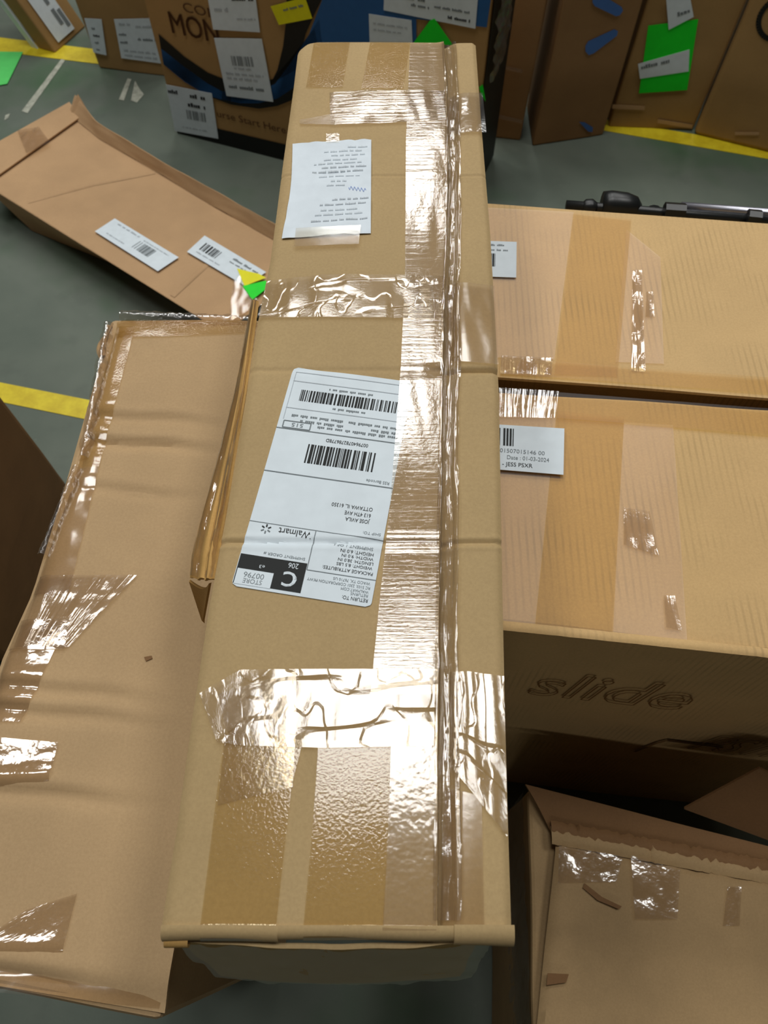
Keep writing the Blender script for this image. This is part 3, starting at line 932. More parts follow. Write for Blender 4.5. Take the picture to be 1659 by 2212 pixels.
# ---- two golden cartons at the right
ZY = ZT - T_H - 0.004
far4 = [at(812, 795, ZY), at(2800, 951, ZY), at(2800, 566, ZY), at(800, 424, ZY)]
ft4 = [Vector((p.x, p.y + (.045 if i < 2 else 0.0), ZY - .005)) for i, p in enumerate(far4)]  # front set back below the overhanging flap to darken the gap
fb4 = [Vector((p.x, p.y + (.03 if i < 2 else 0.0), 0)) for i, p in enumerate(ft4)]
FC = carton('wide_carton', 'golden kraft carton on the right with taped top, behind the one printed slide', ft4, 0.0, M['yellow'], (24, 10, 4), 0.001, 6, bev=0.002, bot4=fb4)
def far_flap(s, t):
    p = lerp(lerp(far4[0], far4[1], s), lerp(far4[3], far4[2], s), t)
    p.z += .0012 * mnoise.noise(Vector((p.x * 6, p.y * 6, 3))) + .0012
    return p
sheet('top_flap', far_flap, 40, 16, M['yellow'], FC, thick=.004)
near4 = [at(830, 1318, ZY), at(2800, 1527, ZY), at(2800, 958, ZY), at(825, 829, ZY)]
NC = carton('wide_carton', 'golden kraft carton on the right with outlined slide lettering on its front', near4, 0.0, M['slide'], (24, 12, 8), 0.002, 7, bev=0.003, inset=0.004)
def yp(root, pxs, mat, lift=0.003, **k): return patch(root, k.pop('name', 'tape_strip'), pxs, ZY, mat, lift, **k)
# far carton: pink tape, bare strip, tape with wrinkles
yp(FC, [(1060, 775), (1196, 780), (1238, 462), (1040, 452)], M['t_haze'])
yp(FC, [(1196, 812), (1332, 818), (1362, 478), (1238, 464)], M['t_amber'], .0034)
yp(FC, [(1080, 812), (1900, 872), (1900, 838), (1082, 778)], M['t_amber'], .0040, nu=40)
yp(FC, [(1328, 786), (1432, 790), (1425, 560), (1352, 500)], M['t_haze'], ridge=.0006)
yp(FC, [(1362, 806), (1392, 808), (1384, 590), (1364, 590)], M['t_fold'], .0034, ridge=.0035, nu=14, nv=60)
yp(FC, [(1392, 690), (1412, 690), (1408, 635), (1394, 635)], M['t_fold'], .0034, ridge=.003, nu=8, nv=20)
yp(FC, [(1080, 812), (1190, 815), (1192, 778), (1082, 772)], M['t_fold'], .0036, ridge=.002)
# near carton
yp(NC, [(1060, 1352), (1155, 1350), (1200, 905), (1060, 872)], M['t_haze'])
yp(NC, [(1155, 1356), (1322, 1376), (1346, 905), (1202, 892)], M['t_amber'], .0034)
yp(NC, [(1200, 908), (1900, 962), (1900, 906), (1200, 852)], M['t_amber'], .0040, nu=40)
yp(NC, [(1320, 1375), (1482, 1388), (1452, 922), (1346, 916)], M['t_haze'], ridge=.0005)
yp(NC, [(1345, 1180), (1420, 1205), (1400, 1110), (1345, 1100)], M['t_fold'], .0036, ridge=.003)
yp(NC, [(1435, 1360), (1470, 1365), (1455, 1290), (1430, 1290)], M['t_fold'], .0036, ridge=.003)
yp(NC, [(1070, 905), (1198, 908), (1205, 850), (1070, 842)], M['t_fold'], .0040, ridge=.001)
# thin raised board edge along the meeting edges
def board_edge(root, a, b, z, mat, name='flap_edge', w=0.006):
    p, q = at(a[0], a[1], z), at(b[0], b[1], z)
    d = (q - p).normalized(); nn = Vector((-d.y, d.x, 0))
    def fn(s, t):
        r = lerp(p, q, t) + nn * (s - .5) * w
        r.z = z + 0.0028 + .0012 * math.sin(math.pi * s) + .0008 * mnoise.noise(Vector((t * 30, 0, 1)))
        return r
    return sheet(name, fn, 4, 60, mat, root, thick=0.003)
board_edge(NC, (1050, 1352), (1900, 1440), ZY, M['slide'])
# stickers on the two cartons
def top_label(root, pxs, z, lift, build=None, mat=None, name='barcode_label'):
    q = [at(x, y, z + lift) for x, y in pxs]        # near-left, near-right, far-right, far-left
    o = label_slab(name, q, (0, 0, 1), root, mat or M['white'], 0.0004, 0.0)
    if build:
        fr = skew_frame(q, (0, 0, 1), 0.0007)
        P = Print(fr, [M['ink'], M['ink2'], M['ink3'], M['white']])
        build(P, (q[1] - q[0]).length, (q[3] - q[0]).length)
        P.build('print', o)
    return o
def lbl_far(P, w, h):
    P.greek(w * .3, h * .86, w * .72, h * .05, 1, 3); P.greek(w * .3, h * .72, w * .8, h * .05, 1, 4)
    P.barcode(w * .15, h * .28, w * .46, h * .64, 7, 0, 5)
top_label(FC, [(1030, 597), (1115, 600), (1116, 523), (1032, 520)], ZY, 0.0040, lbl_far)
def lbl_near(P, w, h):
    P.barcode(w * .05, h * .53, w * .50, h * .92, 11, 0, 8)
    P.text('1001507015146 00', w * .24, h * .38, h * .085, w * .55, 1)
    P.text('Date : 01-03-2024', w * .38, h * .24, h * .085, w * .46, 1)
    P.text('03 - JESS PSXR', w * .24, h * .09, h * .085, w * .42, 0)
top_label(NC, [(1020, 1010), (1217, 1026), (1219, 926), (1022, 914)], ZY, 0.0052, lbl_near)

# lettering on the front face of the near carton
nA, nB = near4[0], near4[1]
c4 = sum([Vector(p) for p in near4], Vector()) / 4
bA = Vector((lerp(nA.x, c4.x, .004), lerp(nA.y, c4.y, .004), 0)); bB = Vector((lerp(nB.x, c4.x, .004), lerp(nB.y, c4.y, .004), 0))
fx = (nB - nA).normalized(); fy = (nA - bA).normalized(); fn_ = fx.cross(fy).normalized()
def face_px(px, py, lift=0.0025): return on_plane(px, py, nA, fn_) + fn_ * lift
fo = face_px(1100, 1520)
def ff(x, y): return fo + fx * x + fy * y
def face_xy(px, py):
    d = face_px(px, py) - fo
    return d.dot(fx), d.dot(fy)
P = Print(ff, [M['inkslide'], M['inkbrown']])
class Outline(Print): pass
def outline_text(P, s, x, y, h, w, shear, lw, mi=0):
    """hollow lettering: glyph outlines drawn as thin strokes"""
    v, f = text_mesh(s)
    x0 = min(p[0] for p in v); x1 = max(p[0] for p in v)
    ky = h / .70; kx = w / (x1 - x0)
    cnt = {}
    for q in f:
        for a, b in zip(q, q[1:] + q[:1]):
            e = (min(a, b), max(a, b)); cnt[e] = cnt.get(e, 0) + 1
    def tr(i): 
        a, b = v[i]; return (x + (a - x0) * kx + b * ky * shear, y + b * ky)
    for (a, b), c in cnt.items():
        if c == 1: P.line(tr(a), tr(b), lw, mi)
x0, y0 = face_xy(1138, 1495); x1, y1 = face_xy(1480, 1518)
ang = math.atan2(y1 - y0, x1 - x0)
hh = 0.085
outline_text(P, 'slide', x0, (y0 + y1) / 2 - .01, hh, (x1 - x0) * 0.99, 0.12, 0.0020)
xs2, ys2 = face_xy(1484, 1612)
outline_text(P, 'PSTR', xs2, ys2, 0.075, (x1 - x0) * 0.72, 0.25, 0.0020)
a1, a2, a3 = face_xy(1370, 1620), face_xy(1440, 1595), face_xy(1562, 1610)
P.path([a1, (lerp(a1[0], a2[0], .6), lerp(a1[1], a2[1], .75)), a2], 0.004, 0)
P.path([a2, a3], 0.007, 1)
P.build('print', NC)

# ---- worn carton at bottom right
ZR = 0.40
rr = [at(1158, 2330, ZR), at(1900, 2330, ZR), at(1900, 1900, ZR), at(1140, 1702, ZR)]
RC = carton('worn_carton', 'battered brown carton in the bottom right corner with glossy tape and rough paper edge', rr, 0.0, M['old'], (16, 12, 5), 0.004, 9, bev=0.005, inset=0.02)
rp = [(1150, 2330), (1900, 2330), (1900, 1948), (1203, 1822)]
def rtop(s, t):
    q = [at(x, y, ZR + .022) for x, y in rp]
    p = lerp(lerp(q[0], q[1], s), lerp(q[3], q[2], s), t)
    z = ZR + .022 + .003 * mnoise.noise(Vector((p.x * 12, p.y * 12, 6)))
    z -= .006 * math.exp(-((1 - t) / .02) ** 2) + .006 * math.exp(-(s / .01) ** 2)
    return Vector((p.x, p.y + .003 * mnoise.noise(Vector((p.x * 40, 2, t))), z))
sheet('top_flap', rtop, 50, 40, M['old'], RC, thick=0.010)
def rpatch(pxs, mat, lift=.002, ridge=.002, nu=16, nv=16, name='tape_strip', thick=0.0):
    return patch(RC, name, pxs, ZR + .024, mat, lift, nu, nv, ridge, thick=thick)
rpatch([(1205, 1908), (1330, 1905), (1345, 1850), (1207, 1828)], M['t_spk2'], ridge=.0012, nu=40, nv=20)
rpatch([(1370, 1985), (1462, 1985), (1468, 1880), (1362, 1848)], M['t_spk2'], ridge=.0012, nu=30, nv=24)
rpatch([(1560, 2000), (1596, 2000), (1600, 1915), (1570, 1915)], M['t_spk2'], ridge=.0012)
# layered rough edge between flap and far part
def rough_edge(k, off, w, seed):
    a, b = at(1190, 1806 - off, ZR + .018), at(1900, 1936 - off, ZR + .018)
    def fn(s, t):
        p = lerp(a, b, t); d = mnoise.noise(Vector((t * 70, seed, k))) + .5 * mnoise.noise(Vector((t * 190, seed, k)))
        p.y += (s - .5) * w * (1 + .4 * d) + .002 * d; p.z += .003 * math.sin(s * math.pi) + .0015 * d
        return p
    return fn
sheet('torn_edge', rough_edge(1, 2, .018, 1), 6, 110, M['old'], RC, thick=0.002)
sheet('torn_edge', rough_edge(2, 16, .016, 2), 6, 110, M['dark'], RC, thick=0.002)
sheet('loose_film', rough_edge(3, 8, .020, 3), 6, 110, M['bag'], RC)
# far flap, lying back; shade is put into its darker board colour
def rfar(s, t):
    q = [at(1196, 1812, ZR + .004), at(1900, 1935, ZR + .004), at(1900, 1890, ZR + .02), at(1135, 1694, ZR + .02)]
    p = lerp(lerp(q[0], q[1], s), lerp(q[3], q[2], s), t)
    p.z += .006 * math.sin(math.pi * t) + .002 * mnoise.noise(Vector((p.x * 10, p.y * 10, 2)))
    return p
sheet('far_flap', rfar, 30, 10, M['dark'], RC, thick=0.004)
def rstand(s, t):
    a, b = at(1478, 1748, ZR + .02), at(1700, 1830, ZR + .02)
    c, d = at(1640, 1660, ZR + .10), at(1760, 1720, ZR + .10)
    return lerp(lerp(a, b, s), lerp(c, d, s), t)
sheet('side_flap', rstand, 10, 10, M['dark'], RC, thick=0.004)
# film down the left side
def rside(s, t):
    a, b = at(1140, 1715, ZR - .01), at(1160, 2250, ZR - .01)
    p = lerp(a, b, s); p.z = lerp(ZR + .005, ZR - .22, t)
    w = mnoise.noise(Vector((s * 12, t * 7, 5)))
    p.x += -0.008 - .006 * abs(w) + 0.01 * t
    return p
sheet('loose_film', rside, 40, 20, M['bag'], RC)
# dents
def dent(pxs, name='tear'):
    q = [at(x, y, ZR + .0245) for x, y in pxs]
    return label_slab(name, q, (0, 0, 1), RC, M['dark'], 0.001, 0.0012)
dent([(1182, 2102), (1228, 2104), (1222, 2122), (1180, 2128)])
dent([(1262, 1908), (1300, 1938), (1342, 1958), (1336, 1964), (1290, 1945), (1258, 1918)])

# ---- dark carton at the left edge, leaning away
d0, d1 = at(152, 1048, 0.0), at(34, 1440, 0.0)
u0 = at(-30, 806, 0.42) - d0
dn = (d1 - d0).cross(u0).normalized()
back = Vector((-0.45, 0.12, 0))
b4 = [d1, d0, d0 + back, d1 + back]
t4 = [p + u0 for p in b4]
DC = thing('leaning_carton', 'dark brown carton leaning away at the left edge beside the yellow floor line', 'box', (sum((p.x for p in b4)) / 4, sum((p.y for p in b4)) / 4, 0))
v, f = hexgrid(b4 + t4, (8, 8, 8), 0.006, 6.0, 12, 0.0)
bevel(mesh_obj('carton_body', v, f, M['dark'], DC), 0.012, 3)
# ---- low flat carton lying on the floor at upper left
ZF = 0.105
ff4 = [at(386, 660, ZF), at(600, 520, ZF), at(152, 246, ZF), at(-40, 395, ZF)]
ex = (ff4[0] - ff4[3]).normalized()
q4 = [ff4[0] + ex * 0.14, ff4[1] + ex * 0.12, ff4[2], ff4[3] - ex * 0.02]
bb = [Vector((p.x, p.y, 0)) for p in q4]
cc = sum(q4, Vector()) / 4
bot = [Vector((lerp(p.x, cc.x, .26), lerp(p.y, cc.y, .50), 0)) for p in q4]  # base undercut so that the near sides fall into shade
FLC = carton('flat_carton', 'low flat kraft carton lying slantwise on the floor with two long white barcode labels', q4, 0.0, M['flat'], (10, 24, 3), 0.001, 14, bev=0.004, bot4=bot)
def fpatch(pxs, mat, lift=.004, name='tape_strip', ridge=0.0, nu=10, nv=10, thick=0.0):
    return patch(FLC, name, pxs, ZF, mat, lift, nu, nv, ridge, thick=thick)
# end flap and long raised side flap
fpatch([(-40, 412), (176, 258), (152, 226), (-60, 345)], M['flat'], .008, 'end_flap', thick=.003)
def fside(s, t):
    a = [at(150, 247, ZF), at(216, 300, ZF), at(343, 373, ZF), at(463, 446, ZF), at(600, 522, ZF)]
    b = [at(164, 206, ZF + .03), at(208, 262, ZF + .03), at(347, 347, ZF + .03), at(501, 432, ZF + .03), at(612, 494, ZF + .03)]
    f = t * 4; i = min(int(f), 3); q = f - i
    p = lerp(lerp(a[i], a[i + 1], q), lerp(b[i], b[i + 1], q), s)
    p.z += .003 * mnoise.noise(Vector((s * 3, t * 12, 8)))
    return p
sheet('side_flap', fside, 6, 50, M['flat'], FLC, thick=0.003)
def fcorner(s, t):
    a, b, c = at(150, 250, ZF), at(168, 203, ZF + .045), at(192, 244, ZF + .01)
    p = lerp(lerp(a, b, t), lerp(c, b, t), s)
    p.z += .006 * math.sin(math.pi * s) * (1 - t)
    return p
sheet('corner_fold', fcorner, 8, 8, M['flat'], FLC, thick=0.003)
# crease ridges
for pa, pb in (((60, 436), (300, 372)), ((372, 640), (460, 560)), ((95, 420), (335, 372))):
    a, b = at(pa[0], pa[1], ZF), at(pb[0], pb[1], ZF)
    d = (b - a).normalized(); nn = Vector((-d.y, d.x, 0))
    def crz(s, t, a=a, b=b, nn=nn):
        p = lerp(a, b, t) + nn * (s - .5) * .014
        p.z = ZF + .0006 + .0026 * math.sin(math.pi * s) * math.sin(math.pi * t)
        return p
    sheet('crease', crz, 6, 20, M['flat'], FLC)
fpatch([(62, 342), (112, 316), (88, 284), (42, 292)], M['t_spk'], .013, ridge=.004)
fpatch([(495, 700), (560, 660), (530, 590), (505, 610)], M['t_flat'], .005, ridge=.002)
def flabel(pxs, build, lift=0.005, mat=None, name='barcode_label'):
    return top_label(FLC, pxs, ZF, lift, build, mat, name)
def lbl_a(P, w, h):
    P.barcode(w * .50, h * .28, w * .78, h * .72, 9, 1, 31)
    P.greek(w * .10, h * .82, w * .45, h * .08, 2, 1); P.greek(w * .52, h * .80, w * .9, h * .05, 2, 2); P.greek(w * .12, h * .2, w * .4, h * .05, 2, 3)
flabel([(341, 586), (386, 556), (248, 472), (205, 500)][0:1] + [(386, 556), (248, 472), (205, 500)], None)
def lbl_long(pxs, seed, parts):
    q = [at(x, y, ZF + .005) for x, y in pxs]          # start-low, end-low, end-high, start-high along reading direction
    fr = skew_frame(q, (0, 0, 1), 0.0009)
    P = Print(fr, [M['ink'], M['ink2'], M['ink3']])
    w, h = (q[1] - q[0]).length, (q[3] - q[0]).length
    parts(P, w, h)
    return P
o = FLC.children[-1]
lbl_long([(205, 500), (341, 586), (386, 556), (248, 472)], 1, lbl_a).build('print', o)
o = flabel([(506, 588), (562, 596), (560, 576), (444, 510)][0:0] + [(404, 544), (530, 618), (575, 588), (442, 509)], None)
def lbl_b(P, w, h):
    P.barcode(w * .10, h * .35, w * .42, h * .75, 9, 0, 41)
    P.greek(w * .55, h * .72, w * .95, h * .10, 1, 5); P.greek(w * .1, h * .18, w * .5, h * .06, 2, 6); P.greek(w * .55, h * .55, w * .9, h * .06, 1, 7)
lbl_long([(404, 544), (530, 618), (575, 588), (442, 509)], 2, lbl_b).build('print', o)
flabel([(528, 618), (575, 600), (560, 592), (512, 580)], None, 0.0062, M['yellowst'], 'yellow_sticker')
flabel([(545, 648), (580, 620), (575, 606), (524, 618)], None, 0.0068, M['green'], 'green_sticker')

# ================================================================== BACK ROW
def standing(name, label, bl, br, depth, height, mat, lean=(0, 0), amp=0.002, seed=1, bev=0.005, dvec=None):
    """carton standing on the floor: bl, br = pixels of the bottom corners of its front face"""
    a, b = at(bl[0], bl[1], 0), at(br[0], br[1], 0)
    ex = (b - a).normalized(); dd = Vector(dvec) if dvec else Vector((-ex.y, ex.x, 0))
    up = Vector((lean[0], lean[1], 1)).normalized() * height
    b4 = [a, b, b + dd * depth, a + dd * depth]
    t4 = [p + up for p in b4]
    c = sum(b4, Vector()) / 4
    root = thing(name, label, 'box', (c.x, c.y, 0))
    v, f = hexgrid(b4 + t4, (8, 4, 8), amp, 6.0, seed)
    bevel(mesh_obj('carton_body', v, f, mat, root), bev)
    n = ex.cross(up).normalized()
    uy = up.normalized()
    def px(x, y, lift=0.0):
        return on_plane(x, y, a, n) + n * lift
    def xy(x, y):
        d = px(x, y) - a
        k = d.dot(ex) - 0
        yy = d.dot(uy)
        return (d - uy * yy * 1).dot(ex) + 0 if abs(uy.dot(ex)) < 1e-6 else (d.dot(ex) - d.dot(uy) * uy.dot(ex)) / (1 - uy.dot(ex) ** 2), (d.dot(uy) - d.dot(ex) * uy.dot(ex)) / (1 - uy.dot(ex) ** 2)
    root_info = dict(root=root, a=a, b=b, ex=ex, up=uy, n=n, dd=dd, px=px, xy=xy, fr=lambda x, y, l=0.004: a + ex * x + uy * y + n * l)
    return root_info
def st_label(S, pxs, build=None, lift=0.003, mat=None, name='paper_label'):
    q = [S['px'](x, y, lift) for x, y in pxs]       # bottom-left, bottom-right, top-right, top-left
    o = label_slab(name, q, S['n'], S['root'], mat or M['white'], 0.0006, 0.0)
    if build:
        fr = skew_frame(q, S['n'], 0.0012)
        P = Print(fr, [M['ink'], M['ink2'], M['ink3']])
        build(P, (q[1] - q[0]).length, (q[3] - q[0]).length)
        P.build('print', o)
    return o

# monitor carton with blue and black curve
S = standing('retail_carton', 'brown retail carton printed MON with a blue and black curved band, behind the long carton', (384, 287), (1012, 447), 0.22, 0.62, M['monitor'], seed=21, amp=0.001)
mon = S
P = Print(lambda x, y: S['fr'](x, y, 0.0022), [M['inkbrown'], M['blue'], M['black'], M['monitor']])
def xyl(pts): return [S['xy'](x, y) for x, y in pts]
def band(outer, inner, mi):
    o_, i_ = xyl(outer), xyl(inner)
    for k in range(len(o_) - 1): P.poly([o_[k], o_[k + 1], i_[k + 1], i_[k]], mi)
# left limb: black inside, blue outside
band([(354, 138), (400, 175), (450, 207), (500, 225), (560, 234), (600, 228), (640, 212), (700, 160)],
     [(343, 72), (400, 122), (450, 156), (500, 176), (550, 180), (590, 170), (625, 130), (680, 60)], 2)
P.mats = P.mats
band([(354, 138), (400, 176), (450, 206), (480, 214)], [(349, 104), (400, 144), (450, 180), (480, 196)], 1)
band([(480, 214), (520, 222), (560, 222), (600, 212), (640, 185), (700, 120)], [(480, 196), (520, 200), (560, 196), (595, 180), (625, 140), (690, 40)], 1)
# right limb of black
band([(585, 180), (600, 150), (612, 100), (618, 50), (620, -10)], [(640, 150), (650, 110), (662, 70), (680, 30), (700, -10)], 2)
# blue field at right
for q in ([(668, 74), (700, -10), (1062, -10), (1052, 58), (900, 40), (900, 110), (640, 120)],):
    P.poly(xyl(q), 1)
# black base band
P.poly(xyl([(384, 287), (1012, 447), (1016, 405), (378, 255)]), 2)
a, b = S['xy'](373, 70), S['xy'](470, 90)
tw = math.hypot(b[0] - a[0], b[1] - a[1])
P.text('MON', a[0], a[1], 0.052, tw * 1.05, 0); P.text('MON', a[0] + .002, a[1] + .001, 0.052, tw * 1.05, 0)
a2_ = S['xy'](398, 24); P.text('COM', a2_[0], a2_[1], 0.022, 0.095, 0)
a3_ = S['xy'](470, 248); b3_ = S['xy'](615, 282)
P.text('urse Start Here', a3_[0], a3_[1] - .004, 0.020, (b3_[0] - a3_[0]) * 1.02, 0)
P.poly([S['xy'](508, 300), S['xy'](522, 303), S['xy'](516, 318)], 3) if False else None
P.build('print', S['root'])
def small_print(rows, bar=None):
    def fn(P, w, h):
        for k, (x0, x1, y, hh, mi) in enumerate(rows): P.greek(w * x0, h * y, w * x1, h * hh, mi, k + int(w * 9999))
        if bar: P.barcode(w * bar[0], h * bar[1], w * bar[2], h * bar[3], bar[4], bar[5], 77)
    return fn
st_label(S, [(379, 281), (473, 298), (459, 200), (360, 181)], small_print([(.02, .24, .84, .08, 0), (.5, .88, .82, .09, 0), (.42, .86, .62, .09, 0), (.2, .8, .12, .03, 2)], (.36, .34, .80, .54, 12, 1)), 0.0034)
st_label(S, [(491, 205), (592, 218), (567, 82), (464, 80)], small_print([(.1, .9, .16, .06, 1), (.1, .8, .32, .04, 2), (.1, .9, .40, .04, 2), (.3, .7, .50, .03, 2)], (.28, .56, .74, .72, 14, 1)), 0.0040)
st_label(S, [(462, 62), (563, 68), (552, -20), (448, -20)], small_print([(.1, .4, .5, .10, 2), (.55, .95, .30, .05, 2), (.5, .95, .78, .1, 0)], None), 0.0034)
st_label(S, [(604, 52), (676, 38), (660, -8), (586, 12)], small_print([(.3, .9, .62, .12, 1)], None), 0.0034, M['yellowst'], 'yellow_sticker')
st_label(S, [(800, 95), (893, 105), (890, 42), (798, 28)], small_print([(.1, .9, .7, .06, 2), (.1, .8, .5, .06, 2)], None), 0.0034)
st_label(S, [(830, 20), (1028, 60), (1034, -12), (832, -40)], small_print([(.1, .45, .55, .16, 1), (.55, .95, .42, .08, 1), (.3, .5, .34, .1, 1), (.7, .95, .15, .1, 0)], None), 0.0034)
st_label(S, [(893, 92), (980, 95), (940, 38), (930, 42)], None, 0.0044, M['green'], 'green_sticker')
st_label(S, [(1040, 200), (1050, 216), (1044, 180), (1036, 186)], None, 0.0044, M['green'], 'green_sticker')
# dark side of that carton with torn film
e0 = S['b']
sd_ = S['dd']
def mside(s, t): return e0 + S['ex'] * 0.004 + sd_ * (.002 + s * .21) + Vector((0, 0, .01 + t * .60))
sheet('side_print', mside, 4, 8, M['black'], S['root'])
def mfilm(s, t):
    p = e0 + S['ex'] * (.012 + .01 * abs(mnoise.noise(Vector((s * 5, t * 9, 1))))) + sd_ * (.02 + s * .12) + Vector((0, 0, .33 + t * .25))
    p.x += .01 * mnoise.noise(Vector((t * 10, s * 3, 4)))
    return p
sheet('torn_film', mfilm, 12, 24, M['bag'], S['root'])

# carton with two labels, left of it
S = standing('kraft_carton', 'kraft carton with two white printed labels, left of the MON carton', (214, 148), (372, 166), 0.25, 0.62, M['back'], lean=(-.03, 0), seed=23)
st_label(S, [(203, 112), (231, 118), (220, 40), (183, 38)], small_print([(.3, .7, .1, .06, 1), (.3, .75, .3, .06, 1), (.3, .75, .5, .06, 0), (.3, .7, .7, .06, 1)]))
st_label(S, [(263, 124), (352, 136), (334, 38), (247, 40)], small_print([(.1, .9, .08, .05, 2), (.1, .9, .2, .05, 2), (.5, .95, .5, .06, 1), (.05, .3, .4, .06, 1), (.05, .3, .6, .06, 1), (.5, .9, .8, .05, 2), (.1, .4, .85, .06, 2)]))
# leaning carton in the far left corner
S = standing('kraft_carton', 'leaning brown carton with label on its shaded side, at the top left corner', (84, 105), (121, 116), 0.16, 0.60, M['back'], lean=(-.42, .1), seed=24)
a = S['b']; n2 = S['ex']
def corner_label(s, t):
    p = a + S['dd'] * (.03 + s * .085) + S['up'] * (.02 + t * .30) + n2 * .004
    return p
o = sheet('paper_label', corner_label, 2, 2, M['white'], S['root'], thick=.0006)
fr = lambda x, y: corner_label(x, y) + n2 * .0012
P = Print(fr, [M['ink2'], M['ink3']])
for k in range(4): P.rect(.55, .1 + .2 * k, .72, .25 + .2 * k, 0)
P.rect(.78, .05, .95, .22, 0)
P.build('print', o)
def wedge(s, t): return S['a'] + S['up'] * t * .58 - S['ex'] * (.022 * s) + S['n'] * .001
sheet('white_strip', wedge, 2, 6, M['white'], S['root'], thick=.004)

# right of the long carton
S = standing('kraft_carton', 'narrow dark carton between the MON carton and the one with blue marks', (1062, 297), (1124, 304), 0.16, 0.62, M['back2'], lean=(.02, 0), seed=25, dvec=(0, 1, 0))
for yy in (134, 243):
    st_label(S, [(1066, yy + 8), (1128, yy + 22), (1129, yy + 15), (1067, yy)], None, .003, M['t_haze'], 'tape_strip')
S = standing('kraft_carton', 'brown carton with blue spark marks, right of the long carton', (1150, 316), (1303, 292), 0.18, 0.62, M['back2'], lean=(.02, 0), seed=26, dvec=(0, 1, 0))
def mark(p):
    P = Print(lambda x, y: S['fr'](x, y, .0024), [M['spark']])
    P.poly([S['xy'](x, y) for x, y in p], 0); P.build('spark_mark', S['root'])
mark([(1280, -10), (1300, -12), (1342, 14), (1345, 22), (1338, 32), (1330, 34), (1284, 12), (1279, 4)])
mark([(1264, 98), (1270, 88), (1326, 62), (1334, 66), (1332, 76), (1282, 114), (1271, 118), (1264, 110)])
mark([(1250, 262), (1262, 263), (1280, 274), (1279, 284), (1270, 283)])
S = standing('kraft_carton', 'kraft carton with bright green sticker, standing on the far yellow line', (1314, 274), (1496, 282), 0.28, 0.62, M['back'], lean=(.03, 0), seed=27)
st_label(S, [(1380, 200), (1484, 193), (1508, 40), (1400, 54)], None, .003, M['green'], 'green_sticker')
st_label(S, [(1382, 168), (1487, 152), (1489, 105), (1378, 136)], small_print([(.05, .62, .62, .22, 1)]), .0042, M['white'])
st_label(S, [(1444, 62), (1498, 34), (1490, -10), (1438, -10)], small_print([(.4, .9, .3, .15, 1)]), .0048, M['white'])
for q in ([(1322, 233), (1392, 236), (1393, 228), (1323, 224)], [(1420, 264), (1495, 276), (1496, 268), (1421, 256)]):
    st_label(S, q, None, .003, M['flat'], 'flap_edge')
S = standing('kraft_carton', 'brown carton with a black printed ring, cut by the right edge of the photo', (1497, 291), (1760, 356), 0.3, 0.62, M['back'], lean=(.03, 0), seed=28, bev=.012)
P = Print(lambda x, y: S['fr'](x, y, .0024), [M['black']])
cx, cy = S['xy'](1688, 40)
r0 = (Vector(S['xy'](1640, 40)) - Vector((cx, cy))).length
ring = [(cx + r0 * math.cos(i * math.pi / 24), cy + r0 * math.sin(i * math.pi / 24)) for i in range(48)]
P.path(ring, 0.012, 0, True)
P.build('print', S['root'])
st_label(S, [(1588, 290), (1640, 290), (1640, 284), (1588, 284)], None, .003, M['flat'], 'flap_edge')

S = standing('kraft_carton', 'added dark carton filling the shaded gap left of the blue spark carton', (1138, 200), (1196, 200), 0.08, 0.55, M['dark'], lean=(.03, 0), seed=29)  # added to close the gap, its dark board stands in for shadow
# green sheet on the floor at far left
q = [at(-30, 112, 0.002), at(50, 113, 0.002), at(16, 182, 0.002), at(-30, 190, 0.002)]
o = label_slab('green_sheet', [q[3], q[2], q[1], q[0]], (0, 0, 1), None, M['greenpaper'], .0006, .001)
tag(o, 'bright green paper sheet lying on the floor at the left edge', 'paper')

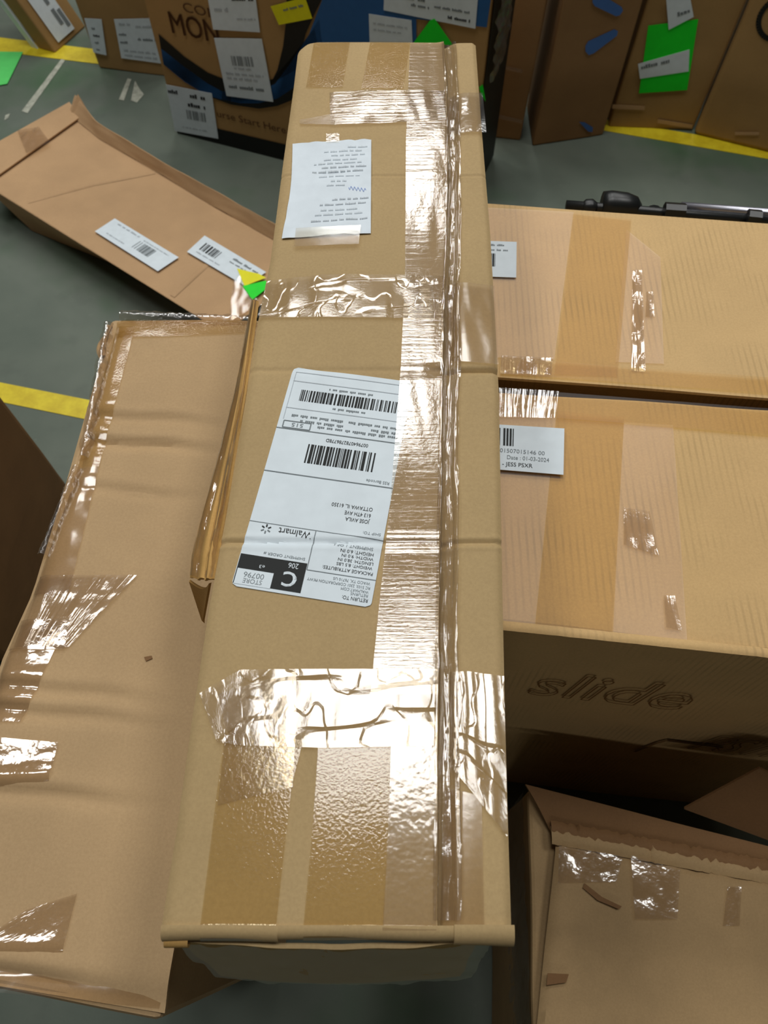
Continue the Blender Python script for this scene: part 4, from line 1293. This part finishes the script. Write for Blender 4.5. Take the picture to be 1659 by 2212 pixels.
# ---- black folded stand behind the golden cartons
zb_ = ZY - 0.045
def bar_pts(a, b): return [a, b]
def tube(pts, rad, seg=10):
    v, f = [], []
    pts = [Vector(p) for p in pts]
    for i, p in enumerate(pts):
        d = (pts[min(i + 1, len(pts) - 1)] - pts[max(i - 1, 0)]).normalized()
        r = Vector((0, 0, 1)) if abs(d.z) < .9 else Vector((1, 0, 0))
        x = d.cross(r).normalized(); y = d.cross(x)
        rr = rad[i] if isinstance(rad, (list, tuple)) else rad
        for k in range(seg):
            a = 2 * math.pi * k / seg
            v.append(p + (x * math.cos(a) + y * math.sin(a)) * rr)
    for i in range(len(pts) - 1):
        for k in range(seg):
            k2 = (k + 1) % seg
            f.append((i * seg + k, i * seg + k2, (i + 1) * seg + k2, (i + 1) * seg + k))
    f.append(tuple(range(seg - 1, -1, -1))); f.append(tuple(range((len(pts) - 1) * seg, len(pts) * seg)))
    return v, f
pA, pB = at(1390, 470, zb_), at(1960, 514, zb_)
yoff = Vector((0, 0.012, 0))
pA += yoff; pB += yoff
ST = thing('folded_stand', 'black folding stand with silver tube, just behind the far golden carton', 'stand', (pA.x, pA.y, 0))
d = (pB - pA).normalized()
v, f = tube([pA - d * .10, pA, pB], .007); mesh_obj('rail', v, f, M['plastic'], ST, smooth=True)
sA = at(1478, 471, zb_ + .004) + yoff * 1.8; v, f = tube([sA, sA + d * .5], .0065); mesh_obj('tube', v, f, M['silver'], ST, smooth=True)
for x0_, x1_, y_ in ((1438, 1482, 468), (1618, 1646, 483)):
    a, b = at(x0_, y_, zb_ + .006) + yoff, at(x1_, y_ + 3, zb_ + .006) + yoff
    v, f = tube([a, b], .0105, 8); mesh_obj('clamp', v, f, M['plastic'], ST)
k0 = at(1302, 456, zb_) + yoff
v, f = tube([k0, k0 + d * .012, k0 + d * .032, k0 + d * .045, k0 + d * .052], [.017, .019, .018, .014, .005], 16); mesh_obj('handle', v, f, M['plastic'], ST, smooth=True)
k1 = at(1256, 460, zb_) + yoff
v, f = tube([k1, k1 + d * .006, k1 + d * .015, k1 + d * .024], [.004, .010, .011, .005], 14); mesh_obj('knob', v, f, M['plastic'], ST, smooth=True)
for p in (pA + d * .02, pA + d * .42):
    v, f = tube([Vector((p.x, p.y + .01, 0)), Vector((p.x, p.y + .01, zb_ - .004))], .010, 10); mesh_obj('leg', v, f, M['plastic'], ST, smooth=True)
